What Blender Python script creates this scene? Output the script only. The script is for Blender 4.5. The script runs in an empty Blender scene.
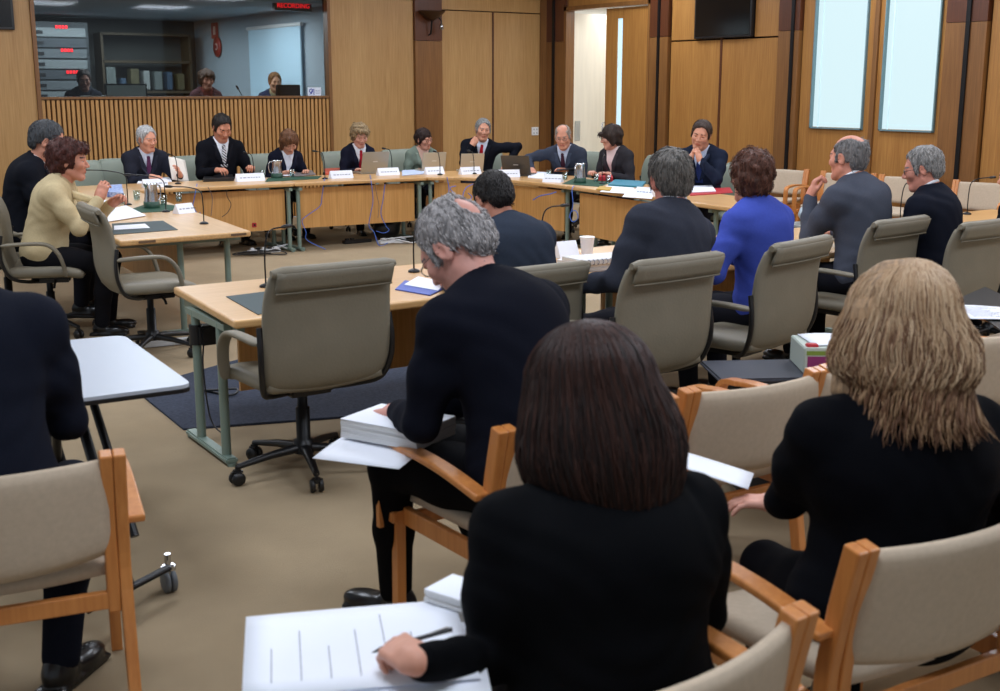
import bpy, bmesh, math, random
import numpy as np
from mathutils import Vector, Matrix, Euler
PI = math.pi
R = math.radians
random.seed(7); np.random.seed(7)
SC = bpy.context.scene
COL = SC.collection

# ------------------------------------------------------------------ camera, world, lights, exposure
FPX, EYE, PITCH, YAW = 1200.0, 1.78, R(12.2), R(34.5)
cam = bpy.data.cameras.new('camera')
cam.sensor_width = 36; cam.lens = FPX / 1000 * 36
cam.clip_start = .05; cam.clip_end = 100
cam.dof.use_dof = True; cam.dof.focus_distance = 10.5; cam.dof.aperture_fstop = 5.6
camo = bpy.data.objects.new('camera', cam); COL.objects.link(camo)
camo.location = (0, 0, EYE); camo.rotation_euler = (PI/2 - PITCH, 0, -YAW)
SC.camera = camo
SC.view_settings.view_transform = 'Standard'; SC.view_settings.look = 'None'
SC.view_settings.gamma = 1; SC.view_settings.use_curve_mapping = False
SC.view_settings.exposure = 0.0
W = bpy.data.worlds.new('world'); SC.world = W; W.use_nodes = True
W.node_tree.nodes['Background'].inputs[0].default_value = (.80, .89, 1.0, 1)
W.node_tree.nodes['Background'].inputs[1].default_value = .44

def area(name, loc, size, size_y, power, col, rot=(0, 0, 0)):
    l = bpy.data.lights.new(name, 'AREA'); l.shape = 'RECTANGLE'; l.size = size; l.size_y = size_y
    l.energy = power; l.color = col
    o = bpy.data.objects.new(name, l); o.location = loc; o.rotation_euler = rot; COL.objects.link(o)
    return o
CEIL = 3.7
LAMPS = [(x, y) for x in (1.0, 4.3, 7.6, 10.3) for y in (1.5, 5.2, 8.9, 12.6)]
for lx, ly in LAMPS:
    area('ceiling_lamp_light', (lx, ly, CEIL - .06), 1.15, 1.15, 51, (.86, .95, 1.10))
area('booth_light', (6.2, 16.9, 2.84), 2.4, 1.4, 130, (.92, .96, 1.0))
area('booth_rear_light', (5.8, 19.4, 2.84), 2.4, 1.4, 110, (.85, .94, 1.0))  # second light added to brighten the back of the booth; no fixture there
area('corridor_light', (12.6, 14.4, 3.0), 1.2, 1.6, 42, (.95, .97, 1.0))

# pixel (1000 x 691 frame) -> point of the room on a horizontal, X or Y plane
_cT, _sT, _cy, _sy = math.cos(PITCH), math.sin(PITCH), math.cos(YAW), math.sin(YAW)
def _ray(px, py):
    u = (px - 500) / FPX; v = (345.5 - py) / FPX
    fy = _cT + v*_sT; fz = -_sT + v*_cT
    return Vector((u*_cy + fy*_sy, -u*_sy + fy*_cy, fz))
def on_z(px, py, z=0):
    d = _ray(px, py); t = (z - EYE) / d.z
    return Vector((d.x*t, d.y*t, z))

# ------------------------------------------------------------------ materials
def lin(c):
    return tuple(((x/255)/12.92 if x/255 <= .04045 else ((x/255+.055)/1.055)**2.4) for x in c) + (1,)
MATS = {}
def mat(name, col, rough=.6, metal=0, noise=0, nscale=20, bump=0, bscale=200, stretch=(1, 1, 1), spec=.5, emit=0, coat=0, col2=None, sheen=0):
    if name in MATS: return MATS[name]
    m = bpy.data.materials.new(name); m.use_nodes = True; nt = m.node_tree; b = nt.nodes['Principled BSDF']
    c = lin(col); b.inputs['Base Color'].default_value = c
    b.inputs['Roughness'].default_value = rough; b.inputs['Metallic'].default_value = metal
    b.inputs['Specular IOR Level'].default_value = spec
    b.inputs['Coat Weight'].default_value = coat
    b.inputs['Sheen Weight'].default_value = sheen
    tc = nt.nodes.new('ShaderNodeTexCoord'); mp = nt.nodes.new('ShaderNodeMapping')
    nt.links.new(tc.outputs['Object'], mp.inputs[0]); mp.inputs['Scale'].default_value = stretch
    if noise or col2:
        n = nt.nodes.new('ShaderNodeTexNoise'); n.inputs['Scale'].default_value = nscale; n.inputs['Detail'].default_value = 5
        nt.links.new(mp.outputs[0], n.inputs[0])
        r = nt.nodes.new('ShaderNodeValToRGB')
        c2 = lin(col2) if col2 else tuple(min(1, x*(1+noise)) for x in c[:3]) + (1,)
        c1 = c if col2 else tuple(x*(1-noise) for x in c[:3]) + (1,)
        r.color_ramp.elements[0].color = c1; r.color_ramp.elements[0].position = .3
        r.color_ramp.elements[1].color = c2; r.color_ramp.elements[1].position = .7
        nt.links.new(n.outputs['Fac'], r.inputs[0]); nt.links.new(r.outputs[0], b.inputs['Base Color'])
    if bump:
        n = nt.nodes.new('ShaderNodeTexNoise'); n.inputs['Scale'].default_value = bscale; n.inputs['Detail'].default_value = 3
        nt.links.new(mp.outputs[0], n.inputs[0])
        bp = nt.nodes.new('ShaderNodeBump'); bp.inputs['Strength'].default_value = bump; bp.inputs['Distance'].default_value = .01
        nt.links.new(n.outputs['Fac'], bp.inputs['Height']); nt.links.new(bp.outputs[0], b.inputs['Normal'])
    if emit:
        b.inputs['Emission Color'].default_value = c; b.inputs['Emission Strength'].default_value = emit
    MATS[name] = m; return m

def wood(name, dark, light, rough=.4, along='Z', scale=1.0, coat=.15, fig=.35):
    """veneer: fine grain running along one axis plus broad soft figure"""
    if name in MATS: return MATS[name]
    m = bpy.data.materials.new(name); m.use_nodes = True; nt = m.node_tree; b = nt.nodes['Principled BSDF']
    tc = nt.nodes.new('ShaderNodeTexCoord')
    def ns(st, sc, det=4):
        mp = nt.nodes.new('ShaderNodeMapping'); nt.links.new(tc.outputs['Object'], mp.inputs[0]); mp.inputs['Scale'].default_value = st
        n = nt.nodes.new('ShaderNodeTexNoise'); n.inputs['Scale'].default_value = sc; n.inputs['Detail'].default_value = det
        nt.links.new(mp.outputs[0], n.inputs[0]); return n
    st = {'Z': (1, 1, .04), 'X': (.04, 1, 1), 'Y': (1, .04, 1)}[along]
    g = ns(st, 60*scale); f = ns(tuple(x*.9 + .02 for x in st), 5*scale, 2)
    mx = nt.nodes.new('ShaderNodeMix'); mx.data_type = 'FLOAT'; mx.inputs[0].default_value = 1 - fig
    nt.links.new(f.outputs['Fac'], mx.inputs[2]); nt.links.new(g.outputs['Fac'], mx.inputs[3])
    r = nt.nodes.new('ShaderNodeValToRGB'); r.color_ramp.elements[0].color = lin(dark); r.color_ramp.elements[0].position = .32
    r.color_ramp.elements[1].color = lin(light); r.color_ramp.elements[1].position = .68
    nt.links.new(mx.outputs[0], r.inputs[0]); nt.links.new(r.outputs[0], b.inputs['Base Color'])
    b.inputs['Roughness'].default_value = rough; b.inputs['Coat Weight'].default_value = coat; b.inputs['Coat Roughness'].default_value = .25
    MATS[name] = m; return m

WALLW = wood('wall_veneer', (166, 124, 72), (192, 152, 98), .45)
WALLR = wood('wall_veneer_deep', (148, 98, 46), (178, 128, 66), .42)
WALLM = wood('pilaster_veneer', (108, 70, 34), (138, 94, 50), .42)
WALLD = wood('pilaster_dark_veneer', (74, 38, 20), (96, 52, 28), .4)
SLATW = wood('slat_timber', (172, 124, 68), (204, 154, 92), .5)
GAPD = mat('slat_backing', (52, 34, 20), .8)
DESKX = wood('desk_beech', (196, 148, 92), (222, 178, 122), .32, 'X', 1, .3)
DESKY = wood('desk_beech_y', (196, 148, 92), (222, 178, 122), .32, 'Y', 1, .3)
EDGE = wood('desk_edge', (190, 132, 76), (212, 156, 98), .3, 'X', 1, .3)
PANELW = wood('modesty_veneer', (186, 134, 72), (212, 160, 96), .4, 'Z')
BEECH = wood('chair_beech', (184, 112, 54), (208, 138, 74), .35, 'Z', 1, .3)
SAGE = mat('sage_metal', (128, 146, 136), .4, .25)
LEATH = mat('taupe_leather', (126, 119, 103), .5, 0, .06, 6, .12, 90, spec=.4)
LEATHG = mat('grey_green_leather', (132, 140, 127), .5, 0, .05, 6, .1, 90, spec=.4)
BLACKP = mat('black_plastic', (20, 20, 22), .4)
BLACKM = mat('black_metal', (26, 26, 28), .35, .4)
CREAM = mat('cream_wool', (192, 174, 152), .9, 0, .05, 60, .3, 500)
CARPET = mat('carpet_beige', (158, 140, 114), .95, 0, .10, 3, .5, 900, spec=.1, col2=(168, 149, 121))
MAT_RUG = mat('blue_grey_mat', (64, 69, 82), .95, 0, .25, 60, .4, 600, spec=.1)
STEEL = mat('steel', (200, 202, 206), .22, 1)
PAPER = mat('paper', (236, 240, 250), .7, 0, .01, 5)
PAPER2 = mat('paper_shaded_edges', (214, 214, 214), .8, 0, .18, 300, stretch=(1, 1, 30))
CHROME = mat('chrome', (190, 192, 196), .15, 1)
GREEN = mat('green_felt', (28, 72, 52), .8)
GREY = mat('grey_felt', (70, 82, 84), .8)
BLUEP = mat('blue_cable', (70, 110, 200), .5)
INK = mat('ink', (70, 74, 92), .7)
def glass(name, col=(235, 245, 245), rough=.02, thin=True, mixf=.12):
    if name in MATS: return MATS[name]
    m = bpy.data.materials.new(name); m.use_nodes = True; nt = m.node_tree
    for n in list(nt.nodes): nt.nodes.remove(n)
    out = nt.nodes.new('ShaderNodeOutputMaterial'); mx = nt.nodes.new('ShaderNodeMixShader')
    t = nt.nodes.new('ShaderNodeBsdfTransparent'); t.inputs[0].default_value = lin(col)
    g = nt.nodes.new('ShaderNodeBsdfGlossy'); g.inputs['Roughness'].default_value = rough
    mx.inputs[0].default_value = mixf
    nt.links.new(t.outputs[0], mx.inputs[1]); nt.links.new(g.outputs[0], mx.inputs[2]); nt.links.new(mx.outputs[0], out.inputs[0])
    MATS[name] = m; return m
GLASS = glass('clear_glass'); BOOTHG = glass('booth_glass', (200, 206, 208), .03, True, .03)

# ------------------------------------------------------------------ object helpers
def props(o, label=None, cat=None, group=None, kind=None):
    if label: o['label'] = label
    if cat: o['category'] = cat
    if group: o['group'] = group
    if kind: o['kind'] = kind
    return o
def thing(name, label, cat, loc=(0, 0, 0), rz=0, group=None, scale=1):
    o = bpy.data.objects.new(name, None); COL.objects.link(o); o.empty_display_size = .1
    o.location = loc; o.rotation_euler = (0, 0, rz); o.scale = (scale,)*3
    return props(o, label, cat, group)
KIDS = {}
def copy_tree(o, parent=None):
    """a thing with copies of its parts and sub-parts"""
    c = o.copy(); COL.objects.link(c)
    if parent is not None: c.parent = parent; KIDS.setdefault(parent.name, []).append(c)
    for ch in list(KIDS.get(o.name, [])): copy_tree(ch, c)
    return c
def link_mesh(name, me, m, parent=None, loc=None, rot=None):
    o = bpy.data.objects.new(name, me); COL.objects.link(o)
    if parent is not None: o.parent = parent; KIDS.setdefault(parent.name, []).append(o)
    if loc is not None: o.location = loc
    if rot is not None: o.rotation_euler = rot
    for x in (m if isinstance(m, (list, tuple)) else [m]): me.materials.append(x)
    return o

class MB:
    """collects shapes and links them as ONE mesh"""
    def __init__(s): s.v = []; s.f = []; s.mi = []; s.sm = []
    def add(s, vs, fs, mi=0, sm=False):
        n = len(s.v); s.v += [tuple(v) for v in vs]; s.f += [tuple(i+n for i in f) for f in fs]
        s.mi += [mi]*len(fs); s.sm += [sm]*len(fs); return s
    def box(s, c, d, rot=None, mi=0, bev=0):
        bm = bmesh.new(); bmesh.ops.create_cube(bm, size=1)
        for v in bm.verts: v.co = Vector((v.co.x*d[0], v.co.y*d[1], v.co.z*d[2]))
        if bev: bmesh.ops.bevel(bm, geom=list(bm.edges), offset=bev, segments=2, affect='EDGES')
        Mx = Matrix.Translation(c) @ (rot.to_matrix().to_4x4() if isinstance(rot, Euler) else (rot or Matrix.Identity(4)))
        bm.verts.index_update()
        s.add([Mx @ v.co for v in bm.verts], [[v.index for v in f.verts] for f in bm.faces], mi); bm.free(); return s
    def prism(s, poly, z0, z1, mi=0):
        n = len(poly); vs = [(x, y, z0) for x, y in poly] + [(x, y, z1) for x, y in poly]
        fs = [tuple(range(n-1, -1, -1)), tuple(range(n, 2*n))] + [(i, (i+1) % n, n+(i+1) % n, n+i) for i in range(n)]
        return s.add(vs, fs, mi)
    def tube(s, pts, r, seg=8, mi=0, closed=False, flat=1.0, up=None):
        pts = [Vector(p) for p in pts]; n = len(pts); rs = r if isinstance(r, (list, tuple)) else [r]*n
        vs = []; prev = None
        for i, p in enumerate(pts):
            a = pts[max(i-1, 0)] if not closed else pts[i-1]; b = pts[min(i+1, n-1)] if not closed else pts[(i+1) % n]
            t = (b-a).normalized()
            if up is not None: x = t.cross(Vector(up))
            elif prev is None: x = t.cross(Vector((0, 0, 1)) if abs(t.z) < .9 else Vector((1, 0, 0)))
            else: x = prev - t*prev.dot(t)
            if x.length < 1e-6: x = t.cross(Vector((1, 0, 0)))
            x.normalize(); y = t.cross(x); prev = x
            for k in range(seg):
                an = 2*PI*k/seg; vs.append(p + x*math.cos(an)*rs[i] + y*math.sin(an)*rs[i]*flat)
        fs = []
        m = n if closed else n-1
        for i in range(m):
            for k in range(seg):
                a, b = i*seg+k, i*seg+(k+1) % seg; c, d = ((i+1) % n)*seg+(k+1) % seg, ((i+1) % n)*seg+k
                fs.append((a, d, c, b))
        s.add(vs, fs, mi, True)
        if not closed: s.add(vs[:seg], [tuple(range(seg))], mi); s.add(vs[-seg:], [tuple(range(seg-1, -1, -1))], mi)
        return s
    def lathe(s, prof, c=(0, 0, 0), seg=20, mi=0, rot=None):
        c = Vector(c); vs = []
        for r, z in prof:
            for k in range(seg):
                p = Vector((r*math.cos(2*PI*k/seg), r*math.sin(2*PI*k/seg), z))
                if rot is not None: p = rot @ p
                vs.append(c+p)
        fs = [(i*seg+k, i*seg+(k+1) % seg, (i+1)*seg+(k+1) % seg, (i+1)*seg+k) for i in range(len(prof)-1) for k in range(seg)]
        s.add(vs, fs, mi, True)
        if prof[0][0] > 1e-4: s.add(vs[:seg], [tuple(range(seg-1, -1, -1))], mi)
        if prof[-1][0] > 1e-4: s.add(vs[-seg:], [tuple(range(seg))], mi)
        return s
    def sheet(s, grid, th, mi=0, sm=True):
        """grid[i][j] of points -> solid sheet of thickness th along its normals"""
        n, m = len(grid), len(grid[0]); G = [[Vector(p) for p in r] for r in grid]; top = []; bot = []
        for i in range(n):
            for j in range(m):
                a = G[min(i+1, n-1)][j]-G[max(i-1, 0)][j]; b = G[i][min(j+1, m-1)]-G[i][max(j-1, 0)][j] if False else G[i][min(j+1, m-1)]-G[i][max(j-1, 0)]
                nn = a.cross(b); nn.normalize()
                t_ = th(i/(n-1), j/(m-1)) if callable(th) else th
                top.append(G[i][j]+nn*t_/2); bot.append(G[i][j]-nn*t_/2)
        N = n*m; fs = []
        for i in range(n-1):
            for j in range(m-1):
                a, b, c, d = i*m+j, (i+1)*m+j, (i+1)*m+j+1, i*m+j+1
                fs.append((a, b, c, d)); fs.append((N+d, N+c, N+b, N+a))
        for i in range(n-1):
            fs.append((i*m, N+i*m, N+(i+1)*m, (i+1)*m)); a, b = i*m+m-1, (i+1)*m+m-1; fs.append((a, b, N+b, N+a))
        for j in range(m-1):
            fs.append((j, j+1, N+j+1, N+j)); a, b = (n-1)*m+j, (n-1)*m+j+1; fs.append((a, N+a, N+b, b))
        return s.add(top+bot, fs, mi, sm)
    def build(s, name, m, parent=None, bevel=0, sub=0, loc=None, rot=None, seg=2):
        me = bpy.data.meshes.new(name); me.from_pydata(s.v, [], s.f)
        me.polygons.foreach_set('material_index', s.mi); me.polygons.foreach_set('use_smooth', s.sm); me.update()
        o = link_mesh(name, me, m, parent, loc, rot)
        if bevel:
            b = o.modifiers.new('bevel', 'BEVEL'); b.width = bevel; b.segments = seg; b.limit_method = 'ANGLE'; b.angle_limit = R(40)
        if sub:
            b = o.modifiers.new('sub', 'SUBSURF'); b.levels = sub; b.render_levels = sub
        return o

def bez(pts, n=6):
    """Catmull-Rom through points"""
    P = [Vector(p) for p in pts]; P = [P[0]*2-P[1]] + P + [P[-1]*2-P[-2]]; out = []
    for i in range(1, len(P)-2):
        for k in range(n):
            t = k/n; a, b, c, d = P[i-1], P[i], P[i+1], P[i+2]
            out.append(.5*((2*b)+(c-a)*t+(2*a-5*b+4*c-d)*t*t+(3*b-a-3*c+d)*t*t*t))
    out.append(P[-2]); return out
# ------------------------------------------------------------------ the room
XR, YB = 11.5, 15.4            # right wall plane, back wall plane
def struct(name, mb, m, parent=None, **k): return props(mb.build(name, m, parent, **k), kind='structure')
struct('floor', MB().box((4.75, 6.7, -.05), (13.5, 17.4, .1)), CARPET)
struct('ceiling', MB().box((4.75, 6.7, CEIL+.05), (13.5, 17.4, .1)), mat('ceiling_paint', (226, 222, 212), .9))
for i, (lx, ly) in enumerate(LAMPS):
    t = thing('ceiling_light', 'square recessed white ceiling light panel above the room', 'ceiling light', (lx, ly, CEIL-.04), group='ceiling light panels')
    MB().box((0, 0, .02), (1.3, 1.3, .035)).build('frame', mat('lamp_frame', (230, 230, 228), .5), t)
    MB().box((0, 0, 0), (1.18, 1.18, .012)).build('diffuser', mat('lamp_diffuser', (255, 250, 240), .5, emit=1.2), t)

# back wall: veneer panels, slatted dado below the booth window, pilaster, corner
w = MB()
def bwall(x0, x1, z0, z1, dy=0, mi=0, g=.006): w.box(((x0+x1)/2, YB+.05-dy/2, (z0+z1)/2), (x1-x0-g, .1+dy, z1-z0-g), mi=mi)
bwall(-2, 2.2, 0, CEIL); bwall(2.2, 3.78, 0, CEIL)
bwall(7.74, 9.07, 0, 2.98); bwall(7.74, 9.07, 2.98, CEIL)
bwall(9.53, 10.44, 0, 2.86); bwall(10.47, 11.33, 0, 2.86); bwall(9.53, 11.33, 2.87, CEIL); bwall(11.33, 11.6, 0, CEIL, .01, 1)
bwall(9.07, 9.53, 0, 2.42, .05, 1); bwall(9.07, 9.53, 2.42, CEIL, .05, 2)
bwall(3.78, 7.74, 3.05, CEIL)
w.box((.9, YB+.12, CEIL/2), (5.76, .04, CEIL), mi=3); w.box((9.62, YB+.12, CEIL/2), (3.76, .04, CEIL), mi=3)
w.box((10.455, YB-.002, 1.43), (.03, .006, 2.86), mi=2)
struct('wall_back', w, [WALLW, WALLM, WALLD, GAPD])
w = MB()
w.box((5.76, YB+.08, .81), (3.96, .06, 1.62), mi=1)
n = 66
for i in range(n):
    x = 3.82 + (i+.5)*(3.88/n)
    w.box((x, YB+.02, .81), (.036, .06, 1.60))
struct('trim_1', w, [SLATW, GAPD])
w = MB()                                       # reveal round the booth window
w.box((3.80, YB+.03, 1.5), (.045, .14, 3.0)); w.box((7.71, YB+.03, 1.5), (.045, .14, 3.0)); w.box((5.76, YB+.05, 1.635), (3.9, .16, .03)); w.box((5.76, YB+.05, 3.03), (3.9, .16, .03))
struct('trim_2', w, WALLM)
w5 = MB().box((5.76, YB+.06, 2.33), (3.86, .012, 1.37)); struct('window_1', w5, BOOTHG)
# black shadow-gap strips standing in front of the pilasters
def gap(name, x, y, dx, dy): return struct(name, MB().box((x, y, CEIL/2), (dx, dy, CEIL)), BLACKM)
gap('trim_3', 9.30, YB-.03, .042, .03); gap('trim_4', 11.44, 15.20, .02, .05); gap('trim_5', 11.44, 12.80, .02, .04); gap('trim_6', 11.44, 10.38, .02, .045); gap('trim_7', 11.44, 7.96, .02, .05)

# right wall
w = MB()
def rwall(y0, y1, z0, z1, dx=0, mi=0, g=.006): w.box((XR+.05-dx/2, (y0+y1)/2, (z0+z1)/2), (.1+dx, y1-y0-g, z1-z0-g), mi=mi)
for (a, b) in ((14.92, 15.4), (12.62, 13.0), (10.28, 10.62), (7.74, 8.24)):
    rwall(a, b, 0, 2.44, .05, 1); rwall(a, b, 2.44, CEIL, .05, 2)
rwall(13.02, 14.9, 2.92, CEIL)                                   # above the doors
rwall(11.66, 12.6, 0, 2.37); rwall(10.64, 11.62, 0, 2.37); w.box((XR+.02, 11.64, 1.2), (.05, .035, 2.4), mi=2)
rwall(12.11, 12.6, 2.385, CEIL); rwall(10.64, 11.06, 2.385, CEIL); rwall(11.06, 12.11, 3.05, CEIL)
for y0, y1, a, b in ((9.19, 10.26, 9.30, 10.05), (8.26, 9.13, 8.33, 9.03)):
    rwall(y0, y1, 0, 1.30, 0, 0, 0); rwall(b+.01, y1, 1.30, CEIL, 0, 0, 0) ; rwall(y0, a-.01, 1.30, CEIL, 0, 0, 0); rwall(a-.02, b+.02, 3.3, CEIL)
w.box((XR+.0, 9.16, CEIL/2), (.06, .06, CEIL), mi=1)
rwall(5.2, 7.72, 0, CEIL); rwall(2.6, 5.18, 0, CEIL); rwall(-2, 2.58, 0, CEIL)
w.box((XR+.13, 5.5, CEIL/2), (.03, 15.0, CEIL), mi=3)
w.box((XR+.05, 15.15, CEIL/2), (.12, .5, CEIL), mi=1)
struct('wall_right', w, [WALLR, WALLM, WALLD, GAPD])
for i, (a, b) in enumerate(((9.30, 10.05), (8.33, 9.03))):
    fr = MB()
    for (y0, y1, z0, z1) in ((a-.016, a, 1.28, 3.3), (b, b+.016, 1.28, 3.3), (a-.016, b+.016, 1.28, 1.296), (a-.025, b+.025, 3.29, 3.31)):
        fr.box((XR-.0, (y0+y1)/2, (z0+z1)/2), (.07, y1-y0, z1-z0))
    o = struct('window_%d' % (i+2), fr, mat('window_frame', (104, 132, 138), .4))
    m = mat('frosted_daylight', (216, 243, 249), .5, emit=.98)
    m.node_tree.nodes['Principled BSDF'].inputs['Base Color'].default_value = (.02, .02, .02, 1)
    struct('pane', MB().box((XR+.02, (a+b)/2, 2.28), (.01, b-a, 2.04)), m, o)
    bl = MB().box((XR-.0, a+(b-a)*.88, 2.28), (.006, (b-a)*.02, 2.0)).box((XR-.0, (a+b)/2, 1.35), (.006, (b-a)*.9, .006))
    struct('blind_cord', bl, mat('blind_line', (196, 226, 232), .6, emit=.3), o)

# double door in the right wall, far leaf swung open onto a bright corridor
fr = MB()
for (y0, y1, z0, z1) in ((14.88, 14.94, 0, 2.95), (12.99, 13.03, 0, 2.95), (12.99, 14.94, 2.89, 2.95)):
    fr.box((XR+.02, (y0+y1)/2, (z0+z1)/2), (.16, y1-y0, z1-z0))
o = struct('door_1', fr, WALLM)
lf = MB().box((XR+.03, 13.335, 1.44), (.045, .61, 2.87)).box((XR+.03, 13.885, 1.44), (.045, .25, 2.87)).box((XR+.03, 13.70, .5), (.045, .14, 1.0)).box((XR+.03, 13.70, 2.80), (.045, .14, .14))
struct('door_leaf', lf, WALLR, o)
struct('door_glass', MB().box((XR+.03, 13.70, 1.87), (.012, .12, 1.74)), mat('door_glass_daylight', (190, 220, 232), .3, emit=.75), o)
struct('door_handle', MB().tube([(XR-.0, 13.98, 1.0), (XR-.06, 13.98, 1.0), (XR-.06, 13.98, 1.25), (XR-.0, 13.98, 1.25)], .009), STEEL, o)
o2 = struct('door_2', MB().box((XR+.55, 14.93, 1.43), (.95, .045, 2.86)), mat('pale_glossy_leaf', (236, 226, 206), .35, 0, .05, 3, stretch=(6, 6, .5)))
struct('door_push_plate', MB().box((XR+.2, 14.90, 1.1), (.10, .004, .3)), STEEL, o2)
cp = mat('corridor_paint', (236, 234, 226), .8)
for nm, c_, d_ in (('floor_corridor', (13.1, 14.2, -.05), (2.6, 3.4, .1)), ('wall_corridor_far', (14.4, 14.2, 1.85), (.1, 3.4, 3.7)), ('wall_corridor_left', (13.0, 15.6, 1.85), (2.7, .1, 3.7)), ('wall_corridor_right', (13.0, 12.6, 1.85), (2.7, .1, 3.7)), ('ceiling_corridor', (13.0, 14.2, 3.75), (2.8, 3.4, .1))):
    struct(nm, MB().box(c_, d_), cp)

# booth behind the window
bt = mat('booth_paint', (172, 184, 192), .85)
dkp = mat('booth_dark_panel', (84, 84, 80), .8)
struct('wall_booth_rear', MB().box((5.4, 21.15, 1.9), (5.4, .1, 2.6)), dkp)
struct('wall_booth_left', MB().box((2.7, 18.3, 1.9), (.1, 5.6, 2.6)), dkp)
struct('wall_booth_right', MB().box((8.0, 18.3, 1.9), (.1, 5.6, 2.6)), bt)
struct('ceiling_booth', MB().box((5.4, 18.35, 2.93), (5.4, 5.6, .08)), mat('booth_ceiling', (170, 180, 184), .9))
struct('floor_booth', MB().box((5.4, 18.35, .63), (5.4, 5.6, .08)), mat('booth_carpet', (70, 70, 74), .9))
struct('trim_9', MB().box((5.4, YB+.13, 3.0), (4.6, .04, .22)), MATS['booth_ceiling'])
# wall fittings
t = thing('wall_screen', 'black flat wall screen above the two wood panels on the right wall', 'screen', (XR-.03, 11.585, 2.39))
MB().box((0, 0, .33), (.06, 1.03, .66)).build('casing', BLACKP, t, bevel=.006)
MB().box((-.032, 0, .33), (.004, .97, .60)).build('screen', mat('screen_black', (8, 9, 11), .15), t)
t = thing('wall_screen', 'dark wall screen high on the back wall beside the booth window', 'screen', (3.08, YB-.03, 2.43))
MB().box((0, 0, .33), (1.0, .06, .66)).build('casing', BLACKP, t, bevel=.006)
MB().box((0, -.032, .33), (.94, .004, .60)).build('screen', MATS['screen_black'], t)
t = thing('wall_socket', 'white square four-gang switch plate on the pale wall panel near the corner', 'switch', (11.24, YB-.012, 1.09))
MB().box((0, 0, 0), (.125, .02, .125)).build('plate', mat('white_plastic', (238, 238, 236), .4), t, bevel=.004)
for dx in (-.028, .028):
    for dz in (-.028, .028): MB().box((dx, -.013, dz), (.016, .006, .024)).build('rocker', mat('rocker_grey', (180, 180, 180), .5), t)
t = thing('wall_uplight', 'dark bowl uplight on a thin black bracket high on the brown pilaster', 'wall light', (9.30, YB-.14, 2.80))
MB().lathe([(.03, -.10), (.10, -.06), (.19, .02), (.20, .035), (.17, .03), (.02, -.02)], seg=24).build('bowl', mat('bronze_bowl', (70, 48, 32), .4, .5), t)
MB().tube([(0, .1, -.3), (0, .03, -.28), (0, 0, -.1)], .012).tube([(.09, .0, -.03), (.13, -.05, -.10), (.13, -.05, -.16)], .01).build('bracket', BLACKM, t)
MB().lathe([(.012, 0), (.03, -.03), (.03, -.08), (.01, -.09)], (.13, -.05, -.14)).build('bulb_holder', CHROME, t)
# sticker on the booth glass
t = thing('hearing_loop_sticker', 'white sticker with blue ear symbol at the corner of the booth window', 'sticker', (7.50, YB+.048, 1.70))
MB().box((0, 0, 0), (.20, .004, .125)).build('sheet', mat('sticker_white', (226, 234, 246), .5), t)
sb = MB().tube([(x*.9-.05, -.004, z) for x, z in ((-.02, -.03), (-.012, -.012), (-.03, .01), (-.022, .035), (0, .042), (.02, .03), (.022, .008), (.006, -.012), (.004, -.03))], .006, 6).box((-.05, -.004, .0), (.008, .003, .09), Euler((0, R(35), 0))).box((-.01, -.004, .0), (.01, .003, .085))
sb.build('ear_symbol', mat('sticker_blue', (44, 60, 160), .5), t)
MB().box((.05, -.003, .02), (.07, .002, .006)).box((.05, -.003, 0), (.07, .002, .006)).box((.045, -.003, -.02), (.06, .002, .006)).build('fine_print', mat('sticker_print', (150, 160, 190), .5), t)
# ------------------------------------------------------------------ tables
def offset_in(poly, d):
    c = Vector((sum(p[0] for p in poly)/len(poly), sum(p[1] for p in poly)/len(poly)))
    return [tuple(c + (Vector(p)-c)*(1-d/max(.01, (Vector(p)-c).length))) for p in poly]
def desk(label, poly, legs, panels, rails, topm, marks=()):
    """poly: outline of the top; legs: (x, y, footdir); panels: ((x0,y0),(x1,y1)) modesty boards; rails likewise"""
    t = thing('conference_table', label, 'table', (0, 0, 0), group='tables set in a hollow square')
    top = MB().prism(poly, .71, .75).build('table_top', topm, t, bevel=.012, seg=3)
    for (a, b) in panels:
        a, b = Vector(a), Vector(b); c = (a+b)/2; ang = math.atan2(b.y-a.y, b.x-a.x)
        MB().box((0, 0, 0), ((b-a).length, .02, .44)).build('modesty_panel', PANELW, t, loc=(c.x, c.y, .460), rot=(0, 0, ang))
    for (a, b) in rails:
        a, b = Vector(a), Vector(b); c = (a+b)/2; ang = math.atan2(b.y-a.y, b.x-a.x)
        MB().box((0, 0, 0), ((b-a).length, .035, .045)).build('rail', SAGE, t, loc=(c.x, c.y, .687), rot=(0, 0, ang))
    for (x, y, fx, fy) in legs:                       # pair of posts on one foot bar
        f = Vector((fx, fy, 0))
        m = MB()
        for k in (.0, 1.0):
            p = Vector((x, y, 0)) + f*k*.42
            m.tube([(p.x, p.y, .03), (p.x, p.y, .69)], .023, 12)
        a = Vector((x, y, .025)) - f*.09; b = Vector((x, y, .025)) + f*.62
        ang = math.atan2(fy, fx); c = (a+b)/2
        m.box(c, ((b-a).length, .06, .03), Euler((0, 0, ang)), bev=.008)
        for e in (a, b): m.lathe([(.022, 0), (.022, .014)], (e.x*.96+c.x*.04, e.y*.96+c.y*.04, 0), 10)
        m.box(Vector((x, y, .68)) + f*.21, (.56, .04, .03), Euler((0, 0, ang)))
        m.build('leg', SAGE, t)
    for (x, y, ang, l) in marks:
        MB().box((0, 0, 0), (l, .002, .016)).build('edge_marking', mat('edge_marking', (110, 84, 60), .6), t, loc=(x, y, .732), rot=(0, 0, ang))
    return t
NT0, NT1 = 5.03, 6.10
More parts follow.
